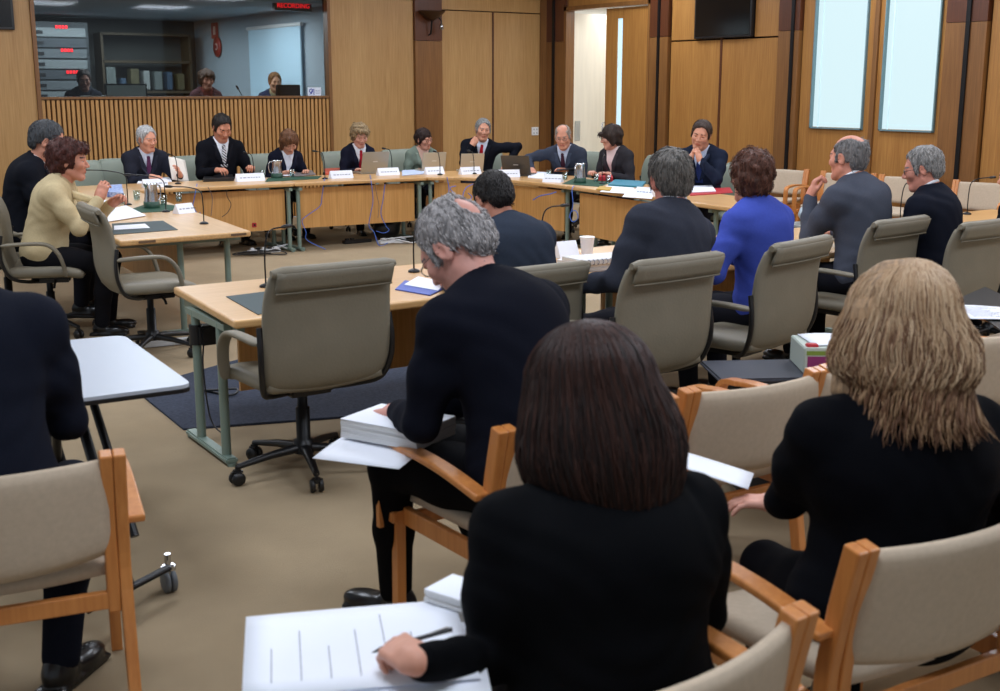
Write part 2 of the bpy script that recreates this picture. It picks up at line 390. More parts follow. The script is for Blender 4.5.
desk('long wooden witness table end nearest the empty taupe chair, with grey desk mat',
     [(2.01, NT0), (4.55, NT0), (4.55, NT1), (2.11, NT1)], [(2.06, 5.33, .03, .86), (4.45, 5.18, 0, 1)], [((2.3, 5.72), (4.4, 5.72))], [((2.09, 5.15), (2.14, 5.98)), ((2.1, 5.72), (4.5, 5.72))], DESKX)
desk('wooden witness table stretch in front of the woman in blue',
     [(4.56, NT0), (7.0, NT0), (7.0, NT1), (4.56, NT1)], [(4.66, 5.18, 0, 1), (6.9, 5.18, 0, 1)], [((4.7, 5.72), (6.8, 5.72))], [((4.6, 5.72), (6.95, 5.72))], DESKX)
desk('far right end of the wooden witness table under the navy-suited man',
     [(7.01, NT0), (9.3, NT0), (9.3, NT1), (7.01, NT1)], [(7.1, 5.18, 0, 1), (9.2, 5.18, 0, 1)], [((7.15, 5.72), (9.1, 5.72))], [((7.1, 5.72), (9.2, 5.72))], DESKX)
desk('wooden side table at left where the woman in beige sits',
     [(2.47, 8.16), (3.44, 8.20), (3.87, 12.18), (3.87, 13.0), (2.9, 13.0)], [(3.34, 8.43, -.86, -.03), (2.95, 12.2, .99, .1)], [((3.02, 8.5), (3.3, 11.9))], [((2.55, 8.42), (3.38, 8.45))], DESKY,
     marks=[(2.66, 8.163, .04, .12), (3.34, 8.192, .04, .12)])
desk('back wooden table stretch in front of the man with the striped tie',
     [(3.88, 12.16), (5.59, 12.09), (5.59, 13.0), (3.88, 13.0)], [(4.0, 12.3, 0, 1), (5.545, 12.15, 0, 1)], [((4.0, 12.30), (5.52, 12.20))], [], DESKX)
desk('back wooden table stretch in front of the woman with the open grey laptop',
     [(5.60, 12.09), (7.22, 12.0), (7.34, 13.0), (5.60, 13.0)], [(5.66, 12.15, 0, 1), (7.16, 12.07, .05, 1)], [((5.70, 12.20), (7.12, 12.13))], [], DESKX)
corner = [(7.23, 12.0), (7.48, 11.84), (7.67, 11.55), (7.78, 11.15), (7.82, 10.7), (7.81, 10.14), (8.68, 10.08), (8.75, 11.2), (8.62, 12.0), (8.15, 12.7), (7.35, 13.0)]
desk('curved corner table under the man with the red tie',
     corner, [(7.30, 12.06, .2, .98), (7.95, 10.28, .98, .05)], [((7.36, 12.06), (7.86, 11.4)), ((7.86, 11.4), (7.93, 10.30))], [], DESKX)
desk('right-hand wooden table arm in front of the woman in the dark grey jacket',
     [(7.81, 10.13), (7.58, 7.5), (7.75, 7.42), (8.28, 7.95), (8.40, 8.1), (8.68, 10.07)], [(7.94, 10.0, .98, -.05), (7.78, 7.86, .9, .1)], [((7.89, 9.98), (7.72, 8.1))], [((7.66, 7.6), (8.3, 8.1))], DESKY)

# mats under and beside the tables
props(struct('trim_8', MB().prism([(2.14, 6.98), (2.08, 5.98), (3.7, 5.45), (4.6, 5.5), (4.6, 6.1), (3.45, 7.6)], .0, .012), MAT_RUG), kind='structure')
bpy.data.objects['trim_8'].name = 'floor_mat'; props(bpy.data.objects['floor_mat'], 'dark blue-grey carpet mat laid on the beige floor beneath the witness table', 'mat')
del bpy.data.objects['floor_mat']['kind']

# ------------------------------------------------------------------ office chair
def office_chair(label, M=LEATH):
    t = thing('office_chair', label, 'chair')
    for k in range(5):
        an = R(90 + 72*k + 20)
        d = Vector((math.cos(an), math.sin(an), 0))
        leg = MB().tube([d*.02+Vector((0, 0, .115)), d*.16+Vector((0, 0, .105)), d*.31+Vector((0, 0, .082))], [.026, .02, .014], 8, flat=.9).build('base_leg', BLACKP, t)
        q = d*.31; s_ = Vector((-d.y, d.x, 0))
        c = MB()
        for sg in (-1, 1):
            o = q + s_*sg*.017; rot = Matrix.Rotation(an, 3, 'Z') @ Matrix.Rotation(PI/2, 3, 'X')
            c.lathe([(.004, -.009), (.027, -.009), (.030, 0), (.027, .009), (.004, .009)], (o.x, o.y, .031), 16, rot=rot)
        c.box((q.x, q.y, .058), (.05, .034, .03), Euler((0, 0, an)), bev=.01).tube([(q.x, q.y, .06), (q.x, q.y, .085)], .008)
        c.build('caster', BLACKP, leg)
    MB().lathe([(.045, .09), (.045, .15), (.030, .155), (.030, .30), (.022, .305), (.022, .38)], seg=20).build('column', BLACKM, t)
    m = MB().box((0, .02, .395), (.20, .26, .04), bev=.012)
    m.tube([(.09, .05, .39), (.17, .05, .38), (.20, .05, .36)], .009)
    m.build('mechanism', BLACKP, t)
    # seat cushion with a waterfall front
    g = []
    for i in range(17):
        u = i/16; x = (u-.5)*.53; row = []
        for j in range(17):
            v = j/16; y = -.25 + v*.50
            z = .465 - .030*max(0, (v-.72)/.28)**2 - .008*math.cos((u-.5)*2.4) + .012*abs(u-.5)*2 + .03*max(0, .16-v)
            row.append((x*(1-.05*(2*v-1)**6), y, z))
        g.append(row)
    MB().sheet(g, lambda a, b: .085*(1-max(abs(2*a-1), abs(2*b-1))**7*.55)).build('seat', M, t)
    # backrest: one padded shell, rolled over at the top
    prof = bez([(-.215, .445), (-.262, .50), (-.285, .60), (-.288, .72), (-.298, .84), (-.325, .93), (-.352, .985)], 4)
    g = []
    for i in range(21):
        u = i/20*2-1; row = []
        for j, p in enumerate(prof):
            v = j/(len(prof)-1); wd = .262 + .018*math.sin(PI*min(1, v*1.1)) - .016*max(0, .25-v)*4
            row.append((u*wd, p[0] + .030*u*u*(1-.5*v) , p[1] - .012*abs(u)**5*(v > .9)))
        g.append(row)
    bk = MB().sheet(g, lambda a, b: .05*(1-abs(2*a-1)**8*.55)*(1-abs(2*b-1)**10*.5)).build('backrest', M, t)
    hr = MB()
    pts = []
    for i in range(13):
        u = i/12*2-1; pts.append((u*.268, -.357 + .012*u*u, .972))
    hr.tube(pts, [.016]+[.030]*11+[.016], 12, flat=.9)
    g = [[((i/12*2-1)*.252, -.384+.014*(i/12*2-1)**2 + .030*(k/3)**1.2, .975-.085*k/3) for k in range(4)] for i in range(13)]
    hr.sheet(g, .016)
    hr.build('head_roll', M, bk)
    MB().tube([((i/12*2-1)*.253, -.362+.014*(i/12*2-1)**2, .887) for i in range(13)], .0045, 6).build('seam', mat('seam', (112, 106, 90), .7), bk)
    # black tube frame running down both edges and under the back
    pl = bez([(-.287, -.255, .74), (-.292, -.27, .64), (-.288, -.262, .54), (-.262, -.215, .445), (-.19, -.12, .405), (-.08, -.06, .392)], 5)
    full = pl + [Vector((-p.x, p.y, p.z)) for p in reversed(pl)]
    MB().tube(full, .0125, 8).build('back_frame', BLACKP, t)
    for sg in (-1, 1):
        c = bez([(sg*.292, -.262, .672), (sg*.298, -.12, .680), (sg*.30, -.0, .678), (sg*.30, .06, .655), (sg*.298, .105, .60), (sg*.29, .13, .52), (sg*.275, .14, .445)], 5)
        arm_band(c, .026, .013).build('armrest', M, t)
    return t
def arm_band(path, hw, ht):
    """padded band, wide along X"""
    m = MB(); vs = []; seg = 12; n = len(path)
    for i, p in enumerate(path):
        tt = (path[min(i+1, n-1)] - path[max(i-1, 0)]).normalized(); x = Vector((1, 0, 0)); nn = tt.cross(x).normalized()
        e = .6 if i in (0, n-1) else 1
        for k in range(seg):
            a = 2*PI*k/seg; ca, sa = math.cos(a), math.sin(a)
            vs.append(p + x*hw*e*(abs(ca)**.6)*(1 if ca > 0 else -1) + nn*ht*e*(abs(sa)**.7)*(1 if sa > 0 else -1))
    fs = [(i*seg+k, (i+1)*seg+k, (i+1)*seg+(k+1) % seg, i*seg+(k+1) % seg) for i in range(n-1) for k in range(seg)]
    m.add(vs, fs, 0, True); m.add(vs[:seg], [tuple(range(seg))], 0); m.add(vs[-seg:], [tuple(range(seg-1, -1, -1))], 0)
    return m
def yaw(fx, fy): return math.atan2(fy, fx) - PI/2
oc0 = office_chair('x'); oc0g = office_chair('x', LEATHG)
def put_office(label, x, y, fx=0, fy=1, s=1.03, group='taupe office chairs', src=None, to=None, first=[1]):
    if src is None and first[0]: o = oc0; first[0] = 0
    else: o = copy_tree(src or oc0)
    f_ = Vector((fx, fy)).normalized()
    if to: q_ = on_z(to[0], to[1], 1.0*s); x, y = q_.x + f_.x*.36*s, q_.y + f_.y*.36*s
    o.location = (x, y, 0); o.rotation_euler = (0, 0, yaw(fx, fy)); o.scale = (s*1.07, s, s)
    return props(o, label, 'chair', group)
put_office('empty taupe leather office chair at the near end of the witness table', 2.50, 5.02, -.02, 1, 1.04, to=(336, 262))
put_office('taupe office chair whose low back shows behind the grey-haired man bent over papers', 3.29, 4.62, -.02, 1, .97, to=(545, 264))
put_office('taupe office chair behind the man in the dark suit beside the woman in blue', 3.93, 4.46, -.06, 1, 1.03, to=(681, 255))
put_office('taupe office chair under the woman in blue, armrest showing on its left', 4.84, 4.66, -.22, 1, 1.03, to=(805, 238))
put_office('taupe office chair behind the balding man in the grey suit', 6.17, 4.98, -.10, 1, 1.02, to=(904, 217))
put_office('taupe office chair behind the navy-suited man with glasses, right of its twin', 6.72, 4.66, -.04, 1, 1.02, to=(992, 219))
put_office('taupe office chair under the dark-suited figure cut by the right edge', 7.50, 4.86, .0, 1, 1.0)
put_office('empty taupe office chair seen from the side at the corner of the left table', 2.58, 7.93, .93, -.08)
put_office('taupe office chair the woman in the beige jacket sits on', 2.20, 9.02, .86, -.30)
put_office('taupe office chair under the man in black behind the woman in beige', 2.10, 9.9, .95, -.1)
def put_green(label, x, y, fx, fy, f=[1]):
    if f[0]: o = oc0g; f[0] = 0
    else: o = copy_tree(oc0g)
    o.location = (x, y, 0); o.rotation_euler = (0, 0, yaw(fx, fy)); o.scale = (.97,)*3
    return props(o, label, 'chair', 'grey-green office chairs behind the far table')
put_green('grey-green office chair left of the white-haired man, empty', 3.75, 13.45, 0, -1)
put_green('grey-green office chair of the white-haired man with the sheet of paper', 4.28, 13.62, -.1, -1)
put_green('grey-green office chair of the smiling man in the striped tie', 5.22, 13.70, .25, -1)
put_green('grey-green office chair of the brown-haired woman looking down by the steel jug', 6.02, 13.62, .2, -1)
put_green('grey-green office chair of the woman behind the big open laptop', 7.12, 13.62, .15, -1)
put_green('grey-green office chair of the woman in the grey-green cardigan', 7.98, 13.58, .15, -1)
put_green('grey-green office chair of the man in the red tie resting chin on hand', 8.95, 13.35, -.5, -1)
put_green('grey-green office chair of the bald man with glasses', 9.38, 11.85, -1, -.2)
put_green('grey-green office chair of the woman in the dark grey jacket', 9.42, 10.85, -1, .1)
put_green('empty grey-green office chair right of the woman in the dark grey jacket', 9.10, 10.05, -1, -.1)
put_green('grey-green office chair of the man with clasped hands', 9.22, 9.25, -1, 0)

# ------------------------------------------------------------------ beech armchair
def beech_chair(label):
    t = thing('wooden_armchair', label, 'chair')
    W_ = .31
    for sg in (-1, 1):
        # rear post: two laminated strips leaning back to the top
        m = MB()
        for dx in (-.012, .0225):
            pts = [(-.36, 0), (-.285, .42), (-.30, .62), (-.345, .83)] if dx > 0 else [(-.283, .36), (-.285, .42), (-.30, .62), (-.345, .83)]
            m.add(*slab([(p[0], p[1]) for p in bez([(a, b, 0) for a, b in pts], 4)], sg*(W_+dx), .0335, .046))
        m.build('rear_post', BEECH, t, bevel=.005)
        m = MB(); m.add(*slab([(.235, 0), (.231, .20), (.228, .42)], sg*(W_+.022), .034, .036)); m.add(*slab([(p[0], p[1]) for p in bez([(.262, .36, 0), (.262, .58, 0), (.245, .635, 0), (.205, .652, 0), (.15, .656, 0)], 6)], sg*(W_+.056), .050, .022)); m.box((sg*(W_+.03), .235, .40), (.05, .05, .04), bev=.004)
        m.build('front_leg', BEECH, t, bevel=.005)
        m = MB(); m.add(*slab([(p[0], p[1]) for p in bez([(.16, .657, 0), (.05, .664, 0), (-.12, .652, 0), (-.31, .622, 0)], 5)], sg*(W_+.056), .056, .022))
        m.build('armrest', BEECH, t, bevel=.006)
        MB().box((sg*W_, -.03, .40), (.026, .50, .06)).build('side_rail', BEECH, t, bevel=.004)
    MB().box((0, .19, .395), (.60, .024, .05)).build('front_rail', BEECH, t, bevel=.004)
    MB().box((0, -.29, .395), (.59, .024, .05)).build('rear_rail', BEECH, t, bevel=.004)
    g = []
    for i in range(17):
        u = i/16*2-1
        g.append([(u*.293, -.27+v*.52, .445 + .018*u*u - .02*max(0, v-.75)*4*max(0, v-.75) + .05*max(0, .3-v)) for v in [j/14 for j in range(15)]])
    MB().sheet(g, lambda a, b: .062*(1-max(abs(2*a-1), abs(2*b-1))**8*.5)).build('seat', CREAM, t)
    g = []
    for i in range(19):
        u = i/18*2-1; bow = .055*(1-u*u)
        g.append([(u*.293, -.292 - bow - .045*v, .535 + .275*v - .022*(1-u*u)*(1-v) + .0*u) for v in [j/12 for j in range(13)]])
    MB().sheet(g, lambda a, b: .038*(1-abs(2*b-1)**8*.5)).build('backrest', CREAM, t)
    return t
def slab(yz, x, wx, th):
    """ribbon of rectangular section following (y, z) points, wx wide along X and th thick"""
    n = len(yz); vs = []
    for i in range(n):
        a = Vector(yz[max(i-1, 0)]); b = Vector(yz[min(i+1, n-1)]); tt = (b-a).normalized(); nn = Vector((-tt.y, tt.x))*th/2; p = Vector(yz[i])
        for sx, sn_ in ((-1, -1), (1, -1), (1, 1), (-1, 1)):
            q = p + nn*sn_; vs.append((x+sx*wx/2, q.x, q.y))
    fs = [(i*4+k, i*4+(k+1) % 4, (i+1)*4+(k+1) % 4, (i+1)*4+k) for i in range(n-1) for k in range(4)]
    fs += [(3, 2, 1, 0), tuple((n-1)*4+k for k in range(4))]
    return vs, fs
bc0 = beech_chair('x')
def put_beech(label, x, y, fx=0, fy=1, group='wooden armchairs in the public rows', s=1.0, first=[1]):
    if first[0]: o = bc0; first[0] = 0
    else: o = copy_tree(bc0)
    o.location = (x, y, 0); o.rotation_euler = (0, 0, yaw(fx, fy)); o.scale = (s,)*3
    return props(o, label, 'chair', group)
put_beech('wooden armchair of the seated man at the left edge', .64, 3.50, .20, .98)
put_beech('wooden armchair of the grey-haired man bent over papers', 2.18, 3.05, -.02, 1)
put_beech('empty wooden armchair with cream seat between the two women in black', 2.95, 3.06, .05, 1)
put_beech('wooden armchair behind the blonde woman with only one post showing', 3.50, 3.02, .05, 1)
put_beech('wooden armchair right of the blonde woman, cut by the right edge', 4.42, 3.08, .05, 1)
put_beech('wooden armchair of the dark-haired woman writing', 1.30, 1.72, -.06, 1)
put_beech('wooden armchair of the blonde woman', 2.32, 1.86, .06, 1)
put_beech('wooden armchair of the woman cut by the right edge', 3.05, 1.85, .1, 1)
put_beech('wooden armchair beyond the right edge holding the printed sheet and black folder', 5.66, 3.50, .05, 1)
for i, (x, y, l) in enumerate(((10.75, 10.0, 'behind the man in grey, its curved arm showing'), (10.85, 9.1, 'mostly hidden by the balding man'), (10.95, 8.35, 'beneath the second window'), (10.95, 7.4, 'farthest right along the wall'))):
    put_beech('wooden armchair against the right wall, ' + l, x, y, -1, -.25, 'wooden armchairs along the right wall', .98)

# ------------------------------------------------------------------ mobile white table at left
t = thing('mobile_table', 'small white folding table on wheels in front of the man at the left edge', 'table', (0, 0, 0))
mp = [(1.48, 4.13), (1.55, 5.15), (.95, 5.22), (.80, 4.17)]
def rounded(poly, r, k=5):
    out = []; n = len(poly)
    for i in range(n):
        p = Vector(poly[i]); a = (Vector(poly[i-1])-p).normalized(); b = (Vector(poly[(i+1) % n])-p).normalized()
        for j in range(k+1):
            s_ = j/k; out.append(tuple((p+a*r)*(1-s_)**2 + p*2*s_*(1-s_) + (p+b*r)*s_*s_))
    return out
MB().prism(rounded(mp, .06), .705, .72).build('table_top', mat('white_laminate', (190, 198, 210), .3), t, bevel=.002)
MB().prism(rounded(offset_in(mp, -.004), .06), .69, .706).build('edge_band', BLACKP, t, bevel=.002)
f = MB().tube([(1.12, 4.75, .10), (1.05, 4.35, .68)], .018).tube([(1.12, 4.35, .10), (1.08, 4.75, .68)], .018).tube([(1.30, 4.35, .10), (1.26, 4.75, .68)], .018)
f.box((1.16, 4.55, .66), (.5, .4, .03))
f.build('folding_frame', BLACKM, t)
a_, b_ = on_z(168, 568, .115), on_z(88, 610, .115)
MB().tube([a_, (b_+a_)/2, b_], .022, 4, flat=.7).build('foot_bar', BLACKM, t)
MB().tube([(b_+a_)/2, (1.16, 4.55, .66)], .02, 8).build('column', BLACKM, t)
c = MB(); q = on_z(169, 580, .045)
for sg in (-1, 1):
    c.lathe([(.006, -.008), (.034, -.01), (.042, -.006), (.042, .006), (.034, .01), (.006, .008)], (q.x+.012*sg, q.y, .043), 20, rot=Matrix.Rotation(PI/2, 3, 'Y'))
cw = c.build('caster', mat('grey_rubber', (96, 100, 104), .5), t)
MB().box((q.x, q.y, .09), (.05, .03, .03), bev=.006).box((q.x, q.y, .065), (.006, .03, .06)).tube([(q.x, q.y, .08), (q.x, q.y, .145)], .012).build('fork', CHROME, cw)
# ------------------------------------------------------------------ signed-distance modelling for bodies, clothes and hair
def surfnet(V, lo, h):
    S = V < 0
    c = np.zeros(tuple(n-1 for n in V.shape), np.int8)
    for i in (0, 1):
        for j in (0, 1):
            for k in (0, 1): c += S[i:S.shape[0]-1+i, j:S.shape[1]-1+j, k:S.shape[2]-1+k]
    act = (c > 0) & (c < 8); ai = np.argwhere(act)
    if len(ai) == 0: return np.zeros((0, 3)), np.zeros((0, 4), int)
    idx = -np.ones(act.shape, np.int64); idx[act] = np.arange(len(ai))
    acc = np.zeros((len(ai), 3)); cnt = np.zeros(len(ai))
    cs = [(i, j, k) for i in (0, 1) for j in (0, 1) for k in (0, 1)]
    for a in cs:
        for ax in range(3):
            if a[ax]: continue
            b = list(a); b[ax] = 1
            va = V[ai[:, 0]+a[0], ai[:, 1]+a[1], ai[:, 2]+a[2]]; vb = V[ai[:, 0]+b[0], ai[:, 1]+b[1], ai[:, 2]+b[2]]
            m = (va < 0) != (vb < 0); t = va[m]/(va[m]-vb[m])
            p = np.tile(np.array(a, float), (m.sum(), 1)); p[:, ax] += t
            acc[m] += p; cnt[m] += 1
    verts = lo + h*(ai + acc/cnt[:, None])
    qs = []
    s = S
    def quads(flip_from, cells, m):
        I = np.argwhere(m)
        return I
    # x edges
    for ax in range(3):
        sl0 = [slice(1, -1)]*3; sl1 = [slice(1, -1)]*3; sl0[ax] = slice(0, -1); sl1[ax] = slice(1, None)
        a = S[tuple(sl0)]; b = S[tuple(sl1)]; m = a != b
        I = np.argwhere(m)
        off = np.array([1, 1, 1]); off[ax] = 0; I2 = I + off
        u, v = [(1, 2), (2, 0), (0, 1)][ax]
        du = np.zeros(3, int); du[u] = 1; dv = np.zeros(3, int); dv[v] = 1
        g = lambda q: idx[q[:, 0], q[:, 1], q[:, 2]]
        Q = np.stack([g(I2-du-dv), g(I2-dv), g(I2), g(I2-du)], 1)
        inside = a[m]
        Q[~inside] = Q[~inside][:, ::-1]
        qs.append(Q)
    Q = np.concatenate(qs); Q = Q[(Q >= 0).all(1)]
    return verts, Q
def relax(v, q, it=1, k=.5):
    n = len(v)
    for _ in range(it):
        e = np.concatenate([q[:, [0, 1]], q[:, [1, 2]], q[:, [2, 3]], q[:, [3, 0]]])
        s = np.stack([np.bincount(e[:, 0], v[e[:, 1], c], n) + np.bincount(e[:, 1], v[e[:, 0], c], n) for c in range(3)], 1)
        d = np.bincount(e[:, 0], minlength=n) + np.bincount(e[:, 1], minlength=n); d[d == 0] = 1
        v = v*(1-k) + s/d[:, None]*k
    return v
def smin(a, b, k):
    if k <= 0: return np.minimum(a, b)
    hh = np.maximum(k-np.abs(a-b), 0)/k
    return np.minimum(a, b) - hh*hh*k*.25
class SD:
    """list of solids; evaluated on a grid and skinned"""
    MARG = .06
    def __init__(s): s.ops = []
    def _b(s, F, pts, r): 
        P = np.array([tuple(F @ Vector(p)) for p in pts]); return P.min(0)-r, P.max(0)+r
    def cap(s, F, a, b, ra, rb=None, k=.02, op='u', flat=None):
        rb = ra if rb is None else rb
        A = np.array(F @ Vector(a)); B = np.array(F @ Vector(b)); rm = max(ra, rb)
        def f(X, Y, Z):
            ba = B-A; L = (ba*ba).sum() + 1e-12
            px, py, pz = X-A[0], Y-A[1], Z-A[2]
            h = np.clip((px*ba[0]+py*ba[1]+pz*ba[2])/L, 0, 1)
            return np.sqrt((px-h*ba[0])**2+(py-h*ba[1])**2+(pz-h*ba[2])**2) - (ra+(rb-ra)*h)
        s.ops.append((op, f, np.minimum(A, B)-rm, np.maximum(A, B)+rm, k)); return s
    def path(s, F, pts, rs, k=.02, op='u'):
        rs = rs if isinstance(rs, (list, tuple)) else [rs]*len(pts)
        for i in range(len(pts)-1): s.cap(F, pts[i], pts[i+1], rs[i], rs[i+1], k, op)
        return s
    def ell(s, F, c, r, rot=None, k=.02, op='u'):
        M = F @ Matrix.Translation(c)
        if rot is not None: M = M @ rot.to_matrix().to_4x4()
        Mi = np.array(M.inverted()); r = np.array(r, float)
        C = np.array(M.translation); Rm = np.array(M.to_3x3()); ext = np.sqrt(((Rm*r)**2).sum(1))
        def f(X, Y, Z):
            x = Mi[0, 0]*X+Mi[0, 1]*Y+Mi[0, 2]*Z+Mi[0, 3]; y = Mi[1, 0]*X+Mi[1, 1]*Y+Mi[1, 2]*Z+Mi[1, 3]; z = Mi[2, 0]*X+Mi[2, 1]*Y+Mi[2, 2]*Z+Mi[2, 3]
            k0 = np.sqrt((x/r[0])**2+(y/r[1])**2+(z/r[2])**2); k1 = np.sqrt((x/r[0]**2)**2+(y/r[1]**2)**2+(z/r[2]**2)**2)+1e-9
            return k0*(k0-1)/k1
        s.ops.append((op, f, C-ext, C+ext, k)); return s
    def box(s, F, c, hs, rad=.01, rot=None, k=.01, op='u'):
        M = F @ Matrix.Translation(c)
        if rot is not None: M = M @ rot.to_matrix().to_4x4()
        Mi = np.array(M.inverted()); C = np.array(M.translation); Rm = np.abs(np.array(M.to_3x3())); hs = np.array(hs, float); ext = Rm @ hs
        def f(X, Y, Z):
            q = [np.abs(Mi[i, 0]*X+Mi[i, 1]*Y+Mi[i, 2]*Z+Mi[i, 3])-hs[i]+rad for i in range(3)]
            return np.sqrt(sum(np.maximum(a, 0)**2 for a in q)) + np.minimum(np.maximum(np.maximum(q[0], q[1]), q[2]), 0) - rad
        s.ops.append((op, f, C-ext, C+ext, k)); return s
    def fn(s, F, f0, op='s', k=0):
        Mi = np.array(F.inverted())
        def f(X, Y, Z):
            return f0(Mi[0, 0]*X+Mi[0, 1]*Y+Mi[0, 2]*Z+Mi[0, 3], Mi[1, 0]*X+Mi[1, 1]*Y+Mi[1, 2]*Z+Mi[1, 3], Mi[2, 0]*X+Mi[2, 1]*Y+Mi[2, 2]*Z+Mi[2, 3])
        s.ops.append((op, f, None, None, k)); return s
    def grid(s, h, lo=None, hi=None):
        us = [o for o in s.ops if o[0] == 'u']
        if lo is None:
            lo = np.min([o[2] for o in us], 0); hi = np.max([o[3] for o in us], 0)
        lo = np.array(lo)-3*h; hi = np.array(hi)+3*h
        n = np.ceil((hi-lo)/h).astype(int)+1
        ax = [(lo[i]+h*np.arange(n[i])).astype(np.float32) for i in range(3)]
        V = np.full(tuple(n), .08, np.float32)
        for op, f, a, b, k in s.ops:
            if a is None: sl = (slice(None),)*3
            else:
                i0 = np.clip(((a-s.MARG-lo)/h).astype(int), 0, n); i1 = np.clip(((b+s.MARG-lo)/h).astype(int)+2, 0, n)
                if (i1 <= i0).any(): continue
                sl = tuple(slice(i0[i], i1[i]) for i in range(3))
            X, Y, Z = ax[0][sl[0]][:, None, None], ax[1][sl[1]][None, :, None], ax[2][sl[2]][None, None, :]
            d = f(X, Y, Z)
            if op == 'u': V[sl] = smin(V[sl], d, k)
            elif op == 's': V[sl] = -smin(-V[sl], d + 0*V[sl], k)
            elif op == 'i': V[sl] = -smin(-V[sl], -d + 0*V[sl], k)
            elif op == 'd': V[sl] = V[sl] + d
        return V, lo
    def mesh(s, h, it=1):
        V, lo = s.grid(h); v, q = surfnet(V, lo, h)
        return relax(v, q, it), q
    def at(s, P):
        """value at single points P (n,3)"""
        P = np.atleast_2d(np.array(P, np.float64)); X, Y, Z = P[:, 0], P[:, 1], P[:, 2]; V = np.full(len(P), .08)
        for op, f, a, b, k in s.ops:
            d = f(X, Y, Z)
            if op == 'u': V = smin(V, d, k)
            elif op == 's': V = -smin(-V, d, k)
            elif op == 'i': V = -smin(-V, -d, k)
            elif op == 'd': V = V + d
        return V
    def hit(s, p, d, tmax=.7):
        p = np.array(p, float); d = np.array(d, float); d /= np.linalg.norm(d); t = 0
        for _ in range(60):
            v = float(s.at(p+d*t)[0])
            if v < .0008: break
            t += max(.001, v*.8)
            if t > tmax: break
        return Vector(p+d*t)
def np_mesh(name, parts, m, parent=None, loc=None, smooth=True):
    """parts: list of (verts, quads, material index or array of them) in ONE mesh"""
    n = 0; V = []; Q = []; MI = []
    for v, q, mi in parts:
        V.append(v); Q.append(q+n); n += len(v)
        MI.append(np.full(len(q), mi) if np.isscalar(mi) else mi)
    V = np.concatenate(V); Q = np.concatenate(Q); MI = np.concatenate(MI)
    me = bpy.data.meshes.new(name)
    me.vertices.add(len(V)); me.vertices.foreach_set('co', V.astype(np.float32).ravel())
    me.loops.add(len(Q)*4); me.loops.foreach_set('vertex_index', Q.astype(np.int32).ravel())
    me.polygons.add(len(Q)); me.polygons.foreach_set('loop_start', np.arange(0, len(Q)*4, 4, dtype=np.int32))
    o = link_mesh(name, me, m, parent, loc)
    me.polygons.foreach_set('material_index', MI.astype(np.int32)); me.polygons.foreach_set('use_smooth', np.full(len(Q), smooth))
    me.update(calc_edges=True); me.validate()
    return o
# ------------------------------------------------------------------ people
def cloth(name, col, rough=.85, n=.05, b=.16, bs=260, sheen=0): return mat('cloth_'+name, col, rough, 0, n, 90, b, bs, sheen=sheen, spec=.06)
SKINS = {}
def skin(c):
    k = 'skin_%d_%d_%d' % c
    return mat(k, c, .5, 0, .05, 40, .05, 300, spec=.35)
def hairm(c):
    return mat('hair_%d_%d_%d' % c, tuple(int(x*.72) for x in c), .5, 0, 0, 90, .7, 220, stretch=(1, 1, .18), col2=tuple(min(255, int(x*1.18)) for x in c), spec=.35)
EYEW = mat('eye_white', (196, 186, 178), .35); IRIS = mat('iris', (46, 36, 30), .2)
LIPM = {}
I4 = Matrix.Identity(4)

def head_sd(F, fem=False, nose=1.0, neck_to=None, ears=True):
    s = SD(); j = .92 if fem else 1.0
    s.ell(F, (0, -.016, .032), (.074, .094, .084), k=0)
    s.ell(F, (0, .022, -.03), (.060*j, .066, .082), k=.03)
    s.cap(F, (-.018*j, .066, -.094), (.018*j, .066, -.094), .019*j, k=.02)
    for g in (-1, 1):
        s.cap(F, (g*.053*j, .0, -.058), (g*.02, .062, -.094), .018, .018, k=.025)
        s.ell(F, (g*.041, .058, -.018), (.024, .026, .024), k=.02)
    s.cap(F, (-.030, .071, .026), (.030, .071, .026), .014, k=.018)
    for g in (-1, 1): s.ell(F, (g*.031, .098, .006), (.019, .019, .012), k=.012, op='s')
    for g in (-1, 1): s.ell(F, (g*.031, .0745, .0135), (.0165, .0125, .0085), k=.005); s.ell(F, (g*.031, .072, -.0065), (.016, .0115, .006), k=.005)
    s.cap(F, (0, .083, .012), (0, .104*nose, -.024), .007, .0115, k=.010)
    for g in (-1, 1): s.ell(F, (g*.011, .094, -.029), (.009, .011, .008), k=.007)
    s.ell(F, (0, .074, -.058), (.026, .016, .017), k=.012)
    s.cap(F, (-.018, .0845, -.0545), (.018, .0845, -.0545), .0048, k=.007); s.cap(F, (-.015, .0840, -.0630), (.015, .0840, -.0630), .0052, k=.007)
    s.cap(F, (-.024, .0905, -.0585), (.024, .0905, -.0585), .0022, k=.003, op='s')
    s.ell(F, (0, .094, -.076), (.02, .008, .006), k=.008, op='s')
    if ears:
        for g in (-1, 1):
            ro = Euler((R(-12), 0, R(g*-22)))
            s.ell(F, (g*.079, -.008, -.004), (.008, .019, .032), ro, k=.008)
            s.ell(F, (g*.086, -.003, .001), (.006, .010, .018), ro, k=.006, op='s')
    return s

